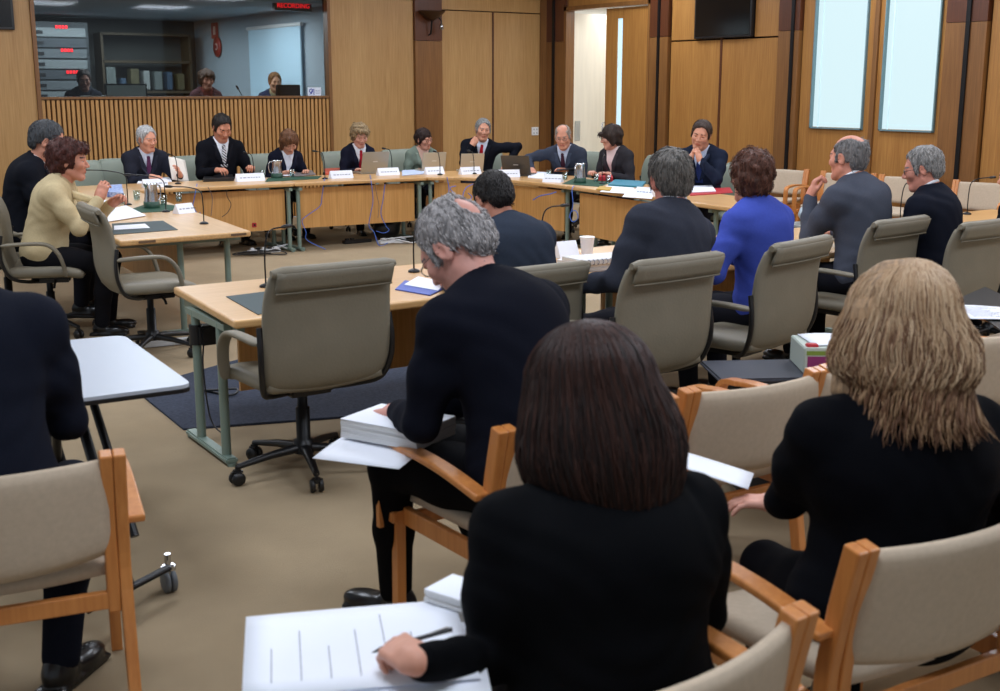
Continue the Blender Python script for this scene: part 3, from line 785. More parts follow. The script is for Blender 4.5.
def hair_sd(F, st, back=False):
    s = SD(); A = .004; fq = (55, 50, 22)
    def cutface(w=.063, top=.052, y0=.050):
        s.ell(F, (0, .125, top-.085), (w, .088, .088), k=.012, op='s')
    def below(z, k=.015): s.fn(F, lambda x, y, Z: z-Z, 's', k) if False else s.fn(F, lambda x, y, Z: Z-z, 's', 0)
    def ears():
        for g in (-1, 1): s.ell(F, (g*.086, -.0, -.010), (.022, .022, .034), k=.008, op='s')
    def temple(y0, z0): s.fn(F, lambda x, y, z: np.maximum(y0+.35*np.abs(z-.02)*(z > .02)-y, z-z0), 's', .014)
    if st in ('short', 'crop', 'bald', 'thin'):
        t = {'short': .011, 'crop': .007, 'bald': .006, 'thin': .009}[st]
        s.ell(F, (0, -.020, .034), (.074+t, .092+t, .083+t), k=0)
        s.ell(F, (0, -.055, -.02), (.062+t*.5, .048+t*.5, .055), k=.03)
        for g in (-1, 1): s.ell(F, (g*.066, .018, -.006), (.014+t*.3, .018, .03), k=.015)
        s.ell(F, (0, .128, .028), (.066, .088, .086), k=.010, op='s'); temple(.040, .070)
        s.ell(F, (0, .03, -.10), (.12, .075, .060), k=.012, op='s')
        s.ell(F, (0, -.06, -.115), (.09, .08, .040), k=.012, op='s')
        if st == 'bald': s.ell(F, (0, .035, .115), (.062, .095, .062), k=.008, op='s')
        ears(); s.fn(F, lambda x, y, z: np.maximum(z+.020, -.050-y), 's', .006); A = .0035
        if st == 'bald' and back: s.ell(F, (0, -.060, .118), (.046, .062, .040), k=.012, op='s')
        if st == 'thin' and back: s.ell(F, (0, -.118, .062), (.040, .046, .046), k=.012, op='s')
    elif st == 'side':     # fuller male hair swept over
        s.ell(F, (0, -.020, .036), (.088, .106, .095), k=0); s.ell(F, (.01, .055, .085), (.055, .035, .026), k=.02)
        s.ell(F, (0, -.055, -.025), (.068, .052, .055), k=.03)
        for g in (-1, 1): s.ell(F, (g*.068, .018, -.006), (.016, .018, .03), k=.015)
        s.ell(F, (0, .132, .014), (.067, .086, .086), k=.010, op='s'); temple(.042, .058); s.ell(F, (0, .03, -.10), (.12, .075, .060), k=.012, op='s')
        s.ell(F, (0, -.06, -.12), (.09, .08, .040), k=.012, op='s'); ears(); s.fn(F, lambda x, y, z: np.maximum(z+.022, -.030-y), 's', .006); A = .006
    elif st == 'bob':
        s.ell(F, (0, -.022, .030), (.096, .108, .100), k=0)
        for g in (-1, 1): s.cap(F, (g*.070, -.01, .02), (g*.074, .005, -.095), .034, .028, k=.04)
        s.cap(F, (0, -.06, .0), (0, -.062, -.085), .056, .048, k=.05)
        cutface(.064, .050); s.ell(F, (0, .04, -.13), (.056, .09, .09), k=.012, op='s'); A = .006
    elif st == 'fringe':   # dark bob with a fringe
        s.ell(F, (0, -.020, .030), (.092, .104, .096), k=0); s.cap(F, (-.04, .082, .052), (.04, .082, .052), .020, k=.02)
        for g in (-1, 1): s.cap(F, (g*.070, -.01, .02), (g*.072, -.012, -.055), .030, .024, k=.04)
        s.cap(F, (0, -.06, .0), (0, -.060, -.06), .054, .046, k=.05)
        s.ell(F, (0, .130, -.050), (.062, .085, .078), k=.010, op='s'); s.ell(F, (0, .04, -.13), (.056, .09, .09), k=.012, op='s'); A = .005
    elif st == 'puffy':    # short wavy woman's cut
        s.ell(F, (0, -.026, .034), (.100, .112, .104), k=0); s.ell(F, (0, -.06, -.035), (.074, .062, .062), k=.04)
        s.ell(F, (0, .055, .080), (.06, .045, .03), k=.03)
        cutface(.068, .066); temple(.046, .050); s.ell(F, (0, .04, -.125), (.09, .09, .07), k=.015, op='s'); A = .012; fq = (66, 60, 46)
    elif st == 'tied':
        s.ell(F, (0, -.020, .034), (.084, .102, .094), k=0); s.ell(F, (0, -.06, -.02), (.062, .052, .055), k=.03)
        s.ell(F, (0, -.12, -.01), (.035, .035, .045), k=.02)
        for g in (-1, 1): s.cap(F, (g*.070, .02, .03), (g*.072, .01, -.03), .016, .012, k=.02)
        cutface(.064, .052); s.ell(F, (0, .03, -.12), (.10, .075, .060), k=.012, op='s'); A = .004
    elif st == 'long':
        s.ell(F, (0, -.03, .020), (.106, .118, .108), k=0)
        for g in (-1, 1): s.path(F, [(g*.070, -.02, .02), (g*.094, -.01, -.08), (g*.094, .0, -.17), (g*.08, -.01, -.23)], [.040, .046, .042, .02], k=.05)
        s.path(F, [(0, -.06, .0), (0, -.088, -.10), (0, -.100, -.20), (0, -.11, -.28)], [.065, .072, .055, .02], k=.06)
        s.path(F, [(.045, -.06, .0), (.055, -.078, -.10), (.058, -.09, -.20), (.06, -.10, -.27)], [.06, .062, .05, .02], k=.05)
        s.path(F, [(-.045, -.06, .0), (-.055, -.078, -.10), (-.055, -.09, -.20)], [.06, .060, .045], k=.05)
        s.ell(F, (0, .140, -.05), (.066, .095, .10), k=.012, op='s'); s.ell(F, (0, .07, -.17), (.062, .10, .11), k=.02, op='s'); A = .005; fq = (60, 60, 8)
    elif st == 'wave':
        s.ell(F, (0, -.03, .020), (.112, .118, .110), k=0)
        for g in (-1, 1): s.path(F, [(g*.072, -.02, .02), (g*.100, -.02, -.07), (g*.106, -.015, -.15), (g*.10, -.03, -.21)], [.040, .046, .042, .02], k=.05)
        s.path(F, [(0, -.06, .0), (0, -.092, -.09), (0, -.112, -.19), (0, -.125, -.24)], [.066, .074, .062, .02], k=.06)
        s.path(F, [(.055, -.06, .0), (.07, -.08, -.10), (.075, -.095, -.20), (.09, -.11, -.25)], [.05, .060, .05, .02], k=.05)
        s.path(F, [(-.055, -.06, .0), (-.065, -.07, -.09), (-.065, -.07, -.16)], [.05, .060, .045], k=.05)
        s.ell(F, (0, .140, -.05), (.066, .095, .10), k=.012, op='s'); s.ell(F, (0, .07, -.17), (.062, .10, .11), k=.02, op='s'); A = .007; fq = (50, 50, 16)
    ph = random.random()*6
    s.fn(F, lambda x, y, z: A*(.6*np.sin(x*fq[0]+ph+3*np.sin(y*30))*np.cos(y*fq[1]+z*8) + .4*np.sin(z*fq[2]*2+x*40+ph)*np.sin(y*70+x*60)), 'd')
    return s

def hand_sd(s, wr, f, n, side, curl=(.3, .35, .4, .45), thumb=.3, back=None, spread=.03, hs=1.0):
    """wr wrist, f finger direction, n palm normal, side +1 right hand / -1 left hand"""
    f = Vector(f).normalized(); n = Vector(n); n = (n - f*n.dot(f)).normalized(); b = -n; X = f.cross(b)
    F = Matrix(((X.x, f.x, b.x, wr[0]), (X.y, f.y, b.y, wr[1]), (X.z, f.z, b.z, wr[2]), (0, 0, 0, 1))) @ Matrix.Scale(hs, 4)
    sc = hs; t = -side
    s.box(F, (0, .048, 0), (.039, .046, .0125), .012, k=.015); s.cap(F, (0, 0, 0), (0, .03, 0), .024*sc, .026*sc, k=.02)
    s.ell(F, (t*.027, .03, -.008), (.016, .03, .014), k=.015)
    bx = (.030, .0105, -.0100, -.029); by = (.088, .094, .090, .080); ln = (.072, .080, .074, .058)
    for i in range(4):
        p = Vector((t*bx[i], by[i]-.012, 0)); ang = 0; c = curl[i] if isinstance(curl, (list, tuple)) else curl
        sp = t*spread*(1.5-i); pts = [tuple(p)]; d0 = Vector((sp, 1, 0)).normalized(); p = p + d0*.012
        pts.append(tuple(p))
        for seg, (fr, a) in enumerate(((.45, 65), (.31, 85), (.24, 50))):
            ang += R(a)*c; d = Vector((d0.x, d0.y*math.cos(ang), -math.sin(ang))); p = p + d*ln[i]*fr; pts.append(tuple(p))
        r = (.0092, .0092, .0085, .0078, .0070) if i < 3 else (.0082, .0080, .0074, .0068, .0062)
        s.path(F, pts, [x*sc for x in r], k=.004*sc)
    a = thumb
    s.path(F, [(t*.022, .018, -.004), (t*(.046-.012*a), .048, -.010-.014*a), (t*(.060-.035*a), .074, -.014-.022*a), (t*(.066-.055*a), .094, -.016-.026*a)], [.0145*sc, .0115*sc, .0100*sc, .0085*sc], k=.006*sc)
    if back is not None: s.cap(I4, wr, back, .0255*sc, .034*sc, k=.02)
    return F

PEOPLE = {}
def person(label, x, y, face, s=1.05, lean=8, slump=10, side=0, twist=0, fem=False, head=(0, 0, 0), hands=None, hair='short', hc=(60, 50, 42), sk=(206, 152, 124),
           jacket=(30, 32, 42), shirt=(232, 234, 240), tie=None, open_=.17, trousers=(28, 28, 34), seat=.46, res=.008, glasses=False, legs=None, bulk=1.0, group=None,
           hres=.005, tie2=None, coll=True, brow=None, z0=0, feetdir=0, backonly=False, strands=None, neckf=0.0, collar_white=True, sleeves=True, watch=False, neck=0.0, hairtilt=0, extra=None, to=None, fixs=False, hsc=1.07):
    hz = seat + .09
    T0 = Matrix.Translation((0, 0, hz)) @ Matrix.Rotation(R(twist*.3), 4, 'Z') @ Matrix.Rotation(R(side), 4, 'Y')
    def dirn(a): return Vector((0, math.sin(R(a)), math.cos(R(a))))
    H = Vector((0, 0, 0)); Wp = H + .17*dirn(lean*.6); C = Wp + .19*dirn(lean); N = C + .155*dirn(lean+slump)
    tw = Matrix.Rotation(R(twist*.7), 4, 'Z')
    def fr(p, a, rotz=True): return T0 @ (tw if rotz else I4) @ Matrix.Translation(p) @ Matrix.Rotation(-R(a), 4, 'X')
    FH, FW, FC, FN = fr(H, lean*.3, False), fr(Wp, lean*.8), fr(C, lean), fr(N, lean+slump)
    Np = (T0 @ tw) @ N
    b = bulk*(.90 if fem else 1.0)
    sh = (.160 if fem else .180)*(.45+.55*bulk)
    S = {g: FN @ Vector((g*sh, 0, -.064)) for g in (-1, 1)}
    # head
    hy, hp, hr = head
    pn = lean*.5 + slump*.5
    hd = Vector((0, math.sin(R(pn + hp*.35)), math.cos(R(pn + hp*.35))))
    hd = (Matrix.Rotation(R(side*.6), 3, 'Y') @ hd); hd = Matrix.Rotation(R(twist), 3, 'Z') @ hd
    Hc = Np + hd*(.150+neck) + Vector((0, 0, .0)) + (Matrix.Rotation(R(hy), 3, 'Z') @ Vector((0, .022+neckf, 0)))
    HF = Matrix.Translation(Hc) @ Matrix.Rotation(R(hy), 4, 'Z') @ Matrix.Rotation(-R(hp), 4, 'X') @ Matrix.Rotation(R(hr), 4, 'Y') @ Matrix.Scale(hsc, 4)
    yw = yaw(*face)
    if to:                                  # where the head is in the room: (direction, distance) -> root place and size
        d_ = _ray(to[0], to[1]); fwd = d_.x*_sy + d_.y*_cy; P_ = Vector((0, 0, EYE)) + d_*(to[2]/fwd)
        if fixs: z0 = P_.z - s*Hc.z
        else: s = P_.z/Hc.z
        q_ = Matrix.Rotation(yw, 3, 'Z') @ (Hc*s); x, y = P_.x-q_.x, P_.y-q_.y
    t = thing('person', label, 'person', (x, y, z0), yw, group, s)
    TW = (Matrix.Translation((x, y, z0)) @ Matrix.Rotation(yw, 4, 'Z') @ Matrix.Scale(s, 4)).inverted()
    # arms
    hands = hands or {}
    AR = {}
    for g in (1, -1):
        h = hands.get('R' if g > 0 else 'L') or {}
        tp = TW @ Vector(h['w']) if 'w' in h else Vector(h.get('p', (g*.15, .36, .76/s+.04)))
        d = tp - S[g]; L1, L2 = .285, .250; L = min(d.length, L1+L2-.005); tp = S[g] + d.normalized()*L
        pole = Vector(h.get('pole', (g*.42, -.40, -.85))); dn = d.normalized(); pole = (pole - dn*pole.dot(dn)).normalized()
        a = (L1*L1-L2*L2+L*L)/(2*L); hh = math.sqrt(max(0, L1*L1-a*a)); E_ = S[g]+dn*a+pole*hh
        fd = (tp-E_).normalized()
        AR[g] = (S[g], E_, tp, h, fd)
    # body: head, neck, chest, arms and hands in one mesh
    hs_ = head_sd(HF, fem, ears=hair not in ('bob', 'long', 'wave', 'fringe'))
    neckr = .050 if fem else .058
    hs_.path(I4, [HF @ Vector((0, -.018, -.045)), Np + (Hc-Np)*.28, FN @ Vector((0, 0, -.02))], [neckr, neckr, neckr*1.12], k=.03)
    hs_.cap(I4, FN @ Vector((-.09, 0, -.06)), FN @ Vector((.09, 0, -.06)), .040, k=.04)
    hs_.ell(FC, (0, .0, .06), (.12, .075, .13), k=.05)
    v, q = hs_.mesh(hres)
    HFi = np.array(HF.inverted()); fc = v[q].mean(1); lc = fc @ HFi[:3, :3].T + HFi[:3, 3]
    mi = np.zeros(len(q), int)
    mi[(np.abs(lc[:, 0]) < .021) & (lc[:, 2] < -.051) & (lc[:, 2] > -.067) & (lc[:, 1] > .079)] = 1
    mi[(np.abs(np.abs(lc[:, 0])-.031) < .018) & (lc[:, 2] > .022) & (lc[:, 2] < .029) & (lc[:, 1] > .062)] = 2
    parts = [(v, q, mi)]
    for g in (1, -1):
        Sg, Eg, Tg, h, fd = AR[g]
        if h.get('hide'): continue
        sd = SD(); hf = hand_sd(sd, Tg, h.get('f', tuple(fd)), h.get('n', (0, 0, -1)), g, h.get('curl', .35), h.get('thumb', .4), Tg-(Tg-Eg).normalized()*.10, hs=h.get('hs', 1.0))
        AR[g] = AR[g] + (hf,)
        v, q = sd.mesh(h.get('res', .0045)); parts.append((v, q, 0))
    if legs is None: legs = {}
    LG = {}
    for g in (1, -1):
        kn = Vector(legs.get('kneeR' if g > 0 else 'kneeL', (g*.13, .42, .50))); an = Vector(legs.get('footR' if g > 0 else 'footL', (g*.12, .38, .085)))
        LG[g] = (FH @ Vector((g*.085, 0, -.02)), kn, an)
    sd = SD(); sd.ell(FH, (0, 0, 0), (.12, .09, .09), k=0)
    sd.path(I4, [FH @ Vector((0, 0, 0)), FW @ Vector((0, 0, 0)), FC @ Vector((0, 0, .02)), FN @ Vector((0, 0, -.06))], [.07, .07, .08, .05], k=.05)
    for g in (1, -1):
        Sg, Eg, Tg = AR[g][:3]
        sd.path(I4, [FN @ Vector((0, 0, -.06)), Sg, Eg, Tg-(Tg-Eg).normalized()*.06], [.04, .034, .028, .022], k=.02)
        sd.path(I4, [LG[g][0], LG[g][1], LG[g][2]+Vector((0, 0, .03))], [.055, .040, .028], k=.03)
    v, q = sd.mesh(.014); parts.append((v, q, 0))
    lipc = tuple(int(a*bb) for a, bb in zip(sk, (.90, .74, .73)))
    bodym = [skin(sk), mat('lips_%d_%d_%d' % lipc, lipc, .45), hairm(brow or tuple(int(x*.8) for x in hc))]
    body = np_mesh('body', parts, bodym, t)
    if not backonly:
        for g in (-1, 1):
            e = MB(); c = HF @ Vector((g*.031, .0725, .006)); fx = (HF.to_3x3() @ Vector((0, 1, -.12))).normalized()
            bm = bmesh.new(); bmesh.ops.create_uvsphere(bm, u_segments=14, v_segments=10, radius=.0118)
            vs = [c+v_.co for v_ in bm.verts]; bm.verts.index_update()
            for f_ in bm.faces: e.add([], [], 0)
            base = len(e.v); e.v += [tuple(v_) for v_ in vs]
            for f_ in bm.faces:
                cc = f_.calc_center_median().normalized(); e.f.append(tuple(base+v_.index for v_ in f_.verts)); e.mi.append(1 if cc.dot(fx) > .80 else 0); e.sm.append(True)
            bm.free(); e.build('eye', [EYEW, IRIS], t)
    # hair
    if hair != 'none':
        HH = HF @ Matrix.Rotation(R(hairtilt), 4, 'X')
        hsd = hair_sd(HH, hair, backonly); v, q = hsd.mesh(hres); ho = np_mesh('hair', [(v, q, 0)], hairm(hc), t)
        if strands: strands(HF, ho, t)
        else: short_locks(v, q, HF, ho, hair, hc, res)
    if glasses:
        gm = MB(); 
        for g in (-1, 1):
            gm.tube([HF @ Vector((g*.033+.019*math.cos(a_), .092, .003+.014*math.sin(a_))) for a_ in [2*PI*i/14 for i in range(14)]], .0016, 6, closed=True)
            gm.tube([HF @ Vector((g*.052, .090, .008)), HF @ Vector((g*.074, .06, .010)), HF @ Vector((g*.080, -.01, .008))], .0016, 6)
        gm.tube([HF @ Vector((-.014, .094, .006)), HF @ Vector((0, .098, .009)), HF @ Vector((.014, .094, .006))], .0016, 6)
        gm.build('glasses', mat('glasses_metal', (96, 90, 84), .3, .7), t)
    # jacket
    jm = cloth('%d_%d_%d' % jacket, jacket)
    def torso(sd, o, low=True):
        if low:
            sd.ell(FH, (0, -.0, .02), (.175*b+o, .125*b+o, .13+o), k=0)
        sd.ell(FW, (0, 0, .0), ((.150 if not fem else .135)*b+o, .112*b+o, .16), k=.08)
        sd.ell(FC, (0, .0, .0), (.170*b+o, .118*b+o, .19), k=.08)
        if fem: 
            for g in (-1, 1): sd.ell(FC, (g*.062, .072, .015), (.060+o, .058+o, .060), k=.04)
        sd.path(FN, [(-sh+.01, 0, -.068), (-.07, -.008, -.030), (0, -.014, -.012), (.07, -.008, -.030), (sh-.01, 0, -.068)], [.050+o, .056+o, .058+o, .056+o, .050+o], k=.05)
        sd.ell(FN, (0, -.012, -.10), (.165*b+o, .095+o, .09), k=.06)
    jk = SD(); torso(jk, .014)
    for g in (1, -1):
        Sg, Eg, Tg = AR[g][:3]; fd = AR[g][4]; cuff = Tg - fd*.018
        jk.path(I4, [Sg, Sg+(Eg-Sg)*.5, Eg], [.060*(.5+.5*b), .056*(.5+.5*b), .050], k=.045)
        jk.path(I4, [Eg, Eg+(cuff-Eg)*.5, cuff], [.052, .047, .039], k=.02)
        if backonly or res < .007: jk.ell(I4, Sg + Vector((-g*.012, 0, -.012)), (.062, .062, .056), k=.06)
    # neck opening and the V at the front
    jk.path(I4, [FN @ Vector((0, .002, -.028)), FN @ Vector((0, .0, .07)), HF @ Vector((0, -.01, -.06))], [neckr*1.16, neckr*1.16, neckr*1.2], k=.006, op='s')
    if not backonly:
        vz = -open_-.06; w0 = .072 if not fem else .078
        nz = (FC.inverted() @ (FN @ Vector((0, 0, 0)))).z
        z0_, z1_ = nz - open_ - .06, nz + .01
        def vee(X, Y, Z): 
            tt = (Z-z0_)/(z1_-z0_)
            return np.maximum(np.maximum((np.abs(X) - w0*tt)*.92, -Y+.015), -(Z-z0_)*.9)
        jk.fn(FC, vee, 's', .004)
    # soft drapery folds
    ph = random.random()*6
    jk.fn(I4, lambda X, Y, Z: .0022*np.sin(Z*38+X*31+ph+3*np.sin(X*14+Y*11+ph)+2*np.sin(Z*17-X*9))*np.sin(X*19+Y*27+ph*2+2*np.sin(Z*21)), 'd')
    v, q = jk.mesh(res); jo = np_mesh('jacket', [(v, q, 0)], jm, t)
    # sleeves end: shirt cuffs
    if coll:
        for g in (1, -1):
            if AR[g][3].get('hide'): continue
            Tg, fd = AR[g][2], AR[g][4]
            MB().tube([Tg-fd*.05, Tg-fd*.004], [.0315, .0315], 14).build('shirt_cuff' if collar_white else 'cuff_lining', cloth('%d_%d_%d' % shirt, shirt, .8, .02, .1), t)
    if not backonly:
        st = SD(); torso(st, .001, False)
        st.path(I4, [FN @ Vector((0, .0, -.03)), FN @ Vector((0, .0, .07))], neckr*1.03, k=.006, op='s')
        st.fn(FC, lambda X, Y, Z: np.maximum(-Y-.02, np.maximum(np.abs(X)-.10, -(Z-z0_+.05))), 'i', .004)
        v, q = st.mesh(max(res*.8, .006)); sh_o = np_mesh('shirt', [(v, q, 0)], cloth('%d_%d_%d' % shirt, shirt, .8, .02, .1), t)
        # lapels: strips folded back along the V
        lp = MB()
        for g in (-1, 1):
            g_ = []
            for i in range(9):
                tt = i/8; z = z0_ + (z1_-.03-z0_)*tt; row = []
                wl = (.010 + .045*math.sin(PI*min(1, tt*1.15))**.8) if tt < .86 else .035
                for j in range(4):
                    xx = g*(w0*tt + wl*j/3); p = jk.hit(FC @ Vector((xx+g*.004, .30, z)), (FC.to_3x3() @ Vector((0, -1, 0))))
                    row.append(p + FC.to_3x3() @ Vector((0, .0045, 0)))
                g_.append(row if g > 0 else row[::-1])
            lp.sheet(g_, .005)
        lp.build('lapel', cloth('lapel_%d_%d_%d' % jacket, tuple(min(255, int(c*1.12+3)) for c in jacket)), jo)
        # shirt collar wings
        cl = MB()
        for g in (-1, 1):
            base = [(g*.012, -.030), (g*.055, .006), (g*.030, -.055)]
            p = [st.hit(FC @ Vector((bx, .3, nz+bz)), FC.to_3x3() @ Vector((0, -1, 0))) + FC.to_3x3() @ Vector((0, .013, 0)) for bx, bz in ((g*.006, -.024), (g*.036, -.004), (g*.046, -.050), (g*.034, -.070))]
            nrm = FC.to_3x3() @ Vector((0, .004, 0))
            vs = [q_+nrm for q_ in p] + [q_-nrm for q_ in p]
            fs = [(0, 1, 2, 3), (7, 6, 5, 4)] + [(i, i+4, (i+1) % 4+4, (i+1) % 4) for i in range(4)]
            cl.add(vs, fs)
        ring = [FN @ Vector((math.sin(a_)*neckr*1.12, -math.cos(a_)*neckr*1.10, .016-.012*(1-math.cos(a_)))) for a_ in [(-.80+1.6*i/20)*PI for i in range(21)]]
        cl.tube(ring, .011, 6, up=None)
        if tie or collar_white: cl.build('shirt_collar', cloth('%d_%d_%d' % shirt, shirt, .8, .02, .1), sh_o)
        if tie:
            g_ = []
            zt, zb = nz-.048, z0_-.02
            for i in range(13):
                tt = i/12; z = zt+(zb-zt)*tt; wd = .016+.024*tt
                row = []
                for j in range(5):
                    p = st.hit(FC @ Vector((wd*(j-2)/2, .3, z)), FC.to_3x3() @ Vector((0, -1, 0)), .6)
                    row.append(p + FC.to_3x3() @ Vector((0, .014-.003*abs(j-2)/2, 0)))
                g_.append(row)
            tm = cloth('tie_%d_%d_%d' % tie, tie, .6, .1, .1) if not tie2 else stripes('tie_striped', tie, tie2)
            to = MB().sheet(g_, .005).build('tie', tm, t)
            kp = st.hit(FC @ Vector((0, .3, nz-.036)), FC.to_3x3() @ Vector((0, -1, 0)), .6) + FC.to_3x3() @ Vector((0, .014, 0))
            MB().box((0, 0, 0), (.036, .022, .036), bev=.007).build('knot', tm, to, loc=kp, rot=FC.to_euler())
    # jacket collar at the back of the neck
    cc = MB(); rr = neckr*1.26
    ring = [FN @ Vector((math.sin(a_)*rr*1.12, -math.cos(a_)*rr*1.05+.004, .040-.026*(1-math.cos(a_)))) for a_ in [(-.56+1.12*i/18)*PI for i in range(19)]]
    cc.tube(ring, [.010]+[.0165]*17+[.010], 8); cc.build('collar', jm, jo)
    if backonly and collar_white:
        cc = MB(); rr = neckr*1.10
        cc.tube([FN @ Vector((math.sin(a_)*rr, -math.cos(a_)*rr+.008, .068-.022*(1-math.cos(a_)))) for a_ in [(-.7+1.4*i/18)*PI for i in range(19)]], .012, 8)
        cc.build('shirt_collar', cloth('%d_%d_%d' % shirt, shirt, .8, .02, .1), t)
    # trousers and shoes
    tr = SD(); tr.ell(FH, (0, -.01, -.01), (.170*b, .125*b, .10), k=0)
    for g in (1, -1):
        a_, k_, f_ = LG[g]
        tr.path(I4, [a_, a_+(k_-a_)*.5, k_], [.095*b, .084, .066], k=.05); tr.path(I4, [k_, k_+(f_-k_)*.5, f_+Vector((0, 0, .0))], [.064, .058, .050], k=.03)
    v, q = tr.mesh(max(res, .010)); np_mesh('trousers', [(v, q, 0)], cloth('%d_%d_%d' % trousers, trousers), t)
    for g in (1, -1):
        f_ = LG[g][2]; fa = R(legs.get('toeR' if g > 0 else 'toeL', -g*8)); Fm = Matrix.Translation((f_.x, f_.y, 0)) @ Matrix.Rotation(fa, 4, 'Z')
        sd = SD(); sd.ell(Fm, (0, -.02, .045), (.036, .050, .045), k=0); sd.ell(Fm, (0, .10, .034), (.044, .085, .032), k=.04); sd.cap(Fm, (0, -.01, .05), (0, .0, .095), .038, k=.03)
        sd.fn(I4, lambda X, Y, Z: .004-Z, 'i', .002) if False else None
        sd.box(Fm, (0, .045, .012), (.043, .130, .010), .008, k=.006)
        v, q = sd.mesh(.008); v[:, 2] = np.maximum(v[:, 2], .001)
        so = np_mesh('shoe', [(v, q, 0)], mat('shoe_leather', (18, 18, 20), .28, 0, .05, 20), t)
        MB().box((0, .036, .004), (.078, .245, .010), bev=.003).box((0, -.045, .011), (.068, .07, .020), bev=.003).build('sole', BLACKP, so, loc=(f_.x, f_.y, 0), rot=(0, 0, fa))
    if watch:
        Tg, fd = AR[watch][2], AR[watch][4]
        MB().tube([Tg-fd*.001, Tg+fd*.012], [.0285, .028], 14).build('watch', BLACKM, t)
    if extra: extra(t, dict(HF=HF, FC=FC, FN=FN, AR=AR, jk=jk))
    return t, dict(HF=HF, AR=AR)

def stripes(name, a, b):
    if name in MATS: return MATS[name]
    m = bpy.data.materials.new(name); m.use_nodes = True; nt = m.node_tree; bs = nt.nodes['Principled BSDF']
    tc = nt.nodes.new('ShaderNodeTexCoord'); mp = nt.nodes.new('ShaderNodeMapping'); mp.inputs['Rotation'].default_value = (0, R(40), 0)
    w = nt.nodes.new('ShaderNodeTexWave'); w.bands_direction = 'Z'; w.inputs['Scale'].default_value = 14
    r = nt.nodes.new('ShaderNodeValToRGB'); r.color_ramp.interpolation = 'CONSTANT'; r.color_ramp.elements[0].color = lin(a); r.color_ramp.elements[1].color = lin(b); r.color_ramp.elements[1].position = .5
    nt.links.new(tc.outputs['Object'], mp.inputs[0]); nt.links.new(mp.outputs[0], w.inputs[0]); nt.links.new(w.outputs['Fac'], r.inputs[0]); nt.links.new(r.outputs[0], bs.inputs['Base Color'])
    bs.inputs['Roughness'].default_value = .6; MATS[name] = m; return m

def short_locks(v, q, HF, ho, style, hc, res):
    """small tufts lying over the hair mass, following its growth away from the crown"""
    rng = np.random.RandomState(len(q) % 1000); n = {'bald': 500, 'thin': 1100}.get(style, 1000)
    a, b, c, d = (v[q[:, i]] for i in range(4)); cen = (a+b+c+d)/4; nr = np.cross(c-a, d-b); ln = np.linalg.norm(nr, axis=1)+1e-12; nr = nr/ln[:, None]
    crown = np.array(HF @ Vector((.01, -.055, .118))); down = -np.array(HF.to_3x3() @ Vector((0, 0, 1)))
    ids = rng.choice(len(q), n, p=ln/ln.sum()); light = tuple(min(255, int(x*1.18+6)) for x in hc); dark = tuple(int(x*.82) for x in hc); sets = [MB(), MB()]
    L = {'puffy': .040, 'side': .034, 'bob': .055, 'fringe': .055, 'tied': .045}.get(style, .024); curl = 1.0 if style == 'puffy' else .22
    for i in ids:
        p, nn = cen[i], nr[i]; f = p-crown; f = f/(np.linalg.norm(f)+1e-9) + down*.35 + rng.normal(0, curl*.5, 3)
        f = f-nn*f.dot(nn); f /= np.linalg.norm(f)+1e-9; s_ = np.cross(nn, f); l = L*rng.uniform(.6, 1.2); w = rng.uniform(-.3, .3)*curl*2; lift = rng.uniform(.0005, .0035)*(2 if style == 'puffy' else 1)
        pts = [p-nn*.002, p+f*l*.35+nn*lift+s_*w*l*.1, p+f*l*.7+nn*lift*.9+s_*w*l*.4-nn*.3*l*l*6, p+f*l+s_*w*l*.8-nn*l*l*8]
        r = rng.uniform(.0012, .0024); sets[rng.randint(2)].tube([Vector(x) for x in pts], [r*.6, r, r*.8, r*.2], 3)
    for mb, cc in zip(sets, (light, dark)): mb.build('lock', mat('strand_%d_%d_%d' % cc, cc, .5, spec=.25), ho)
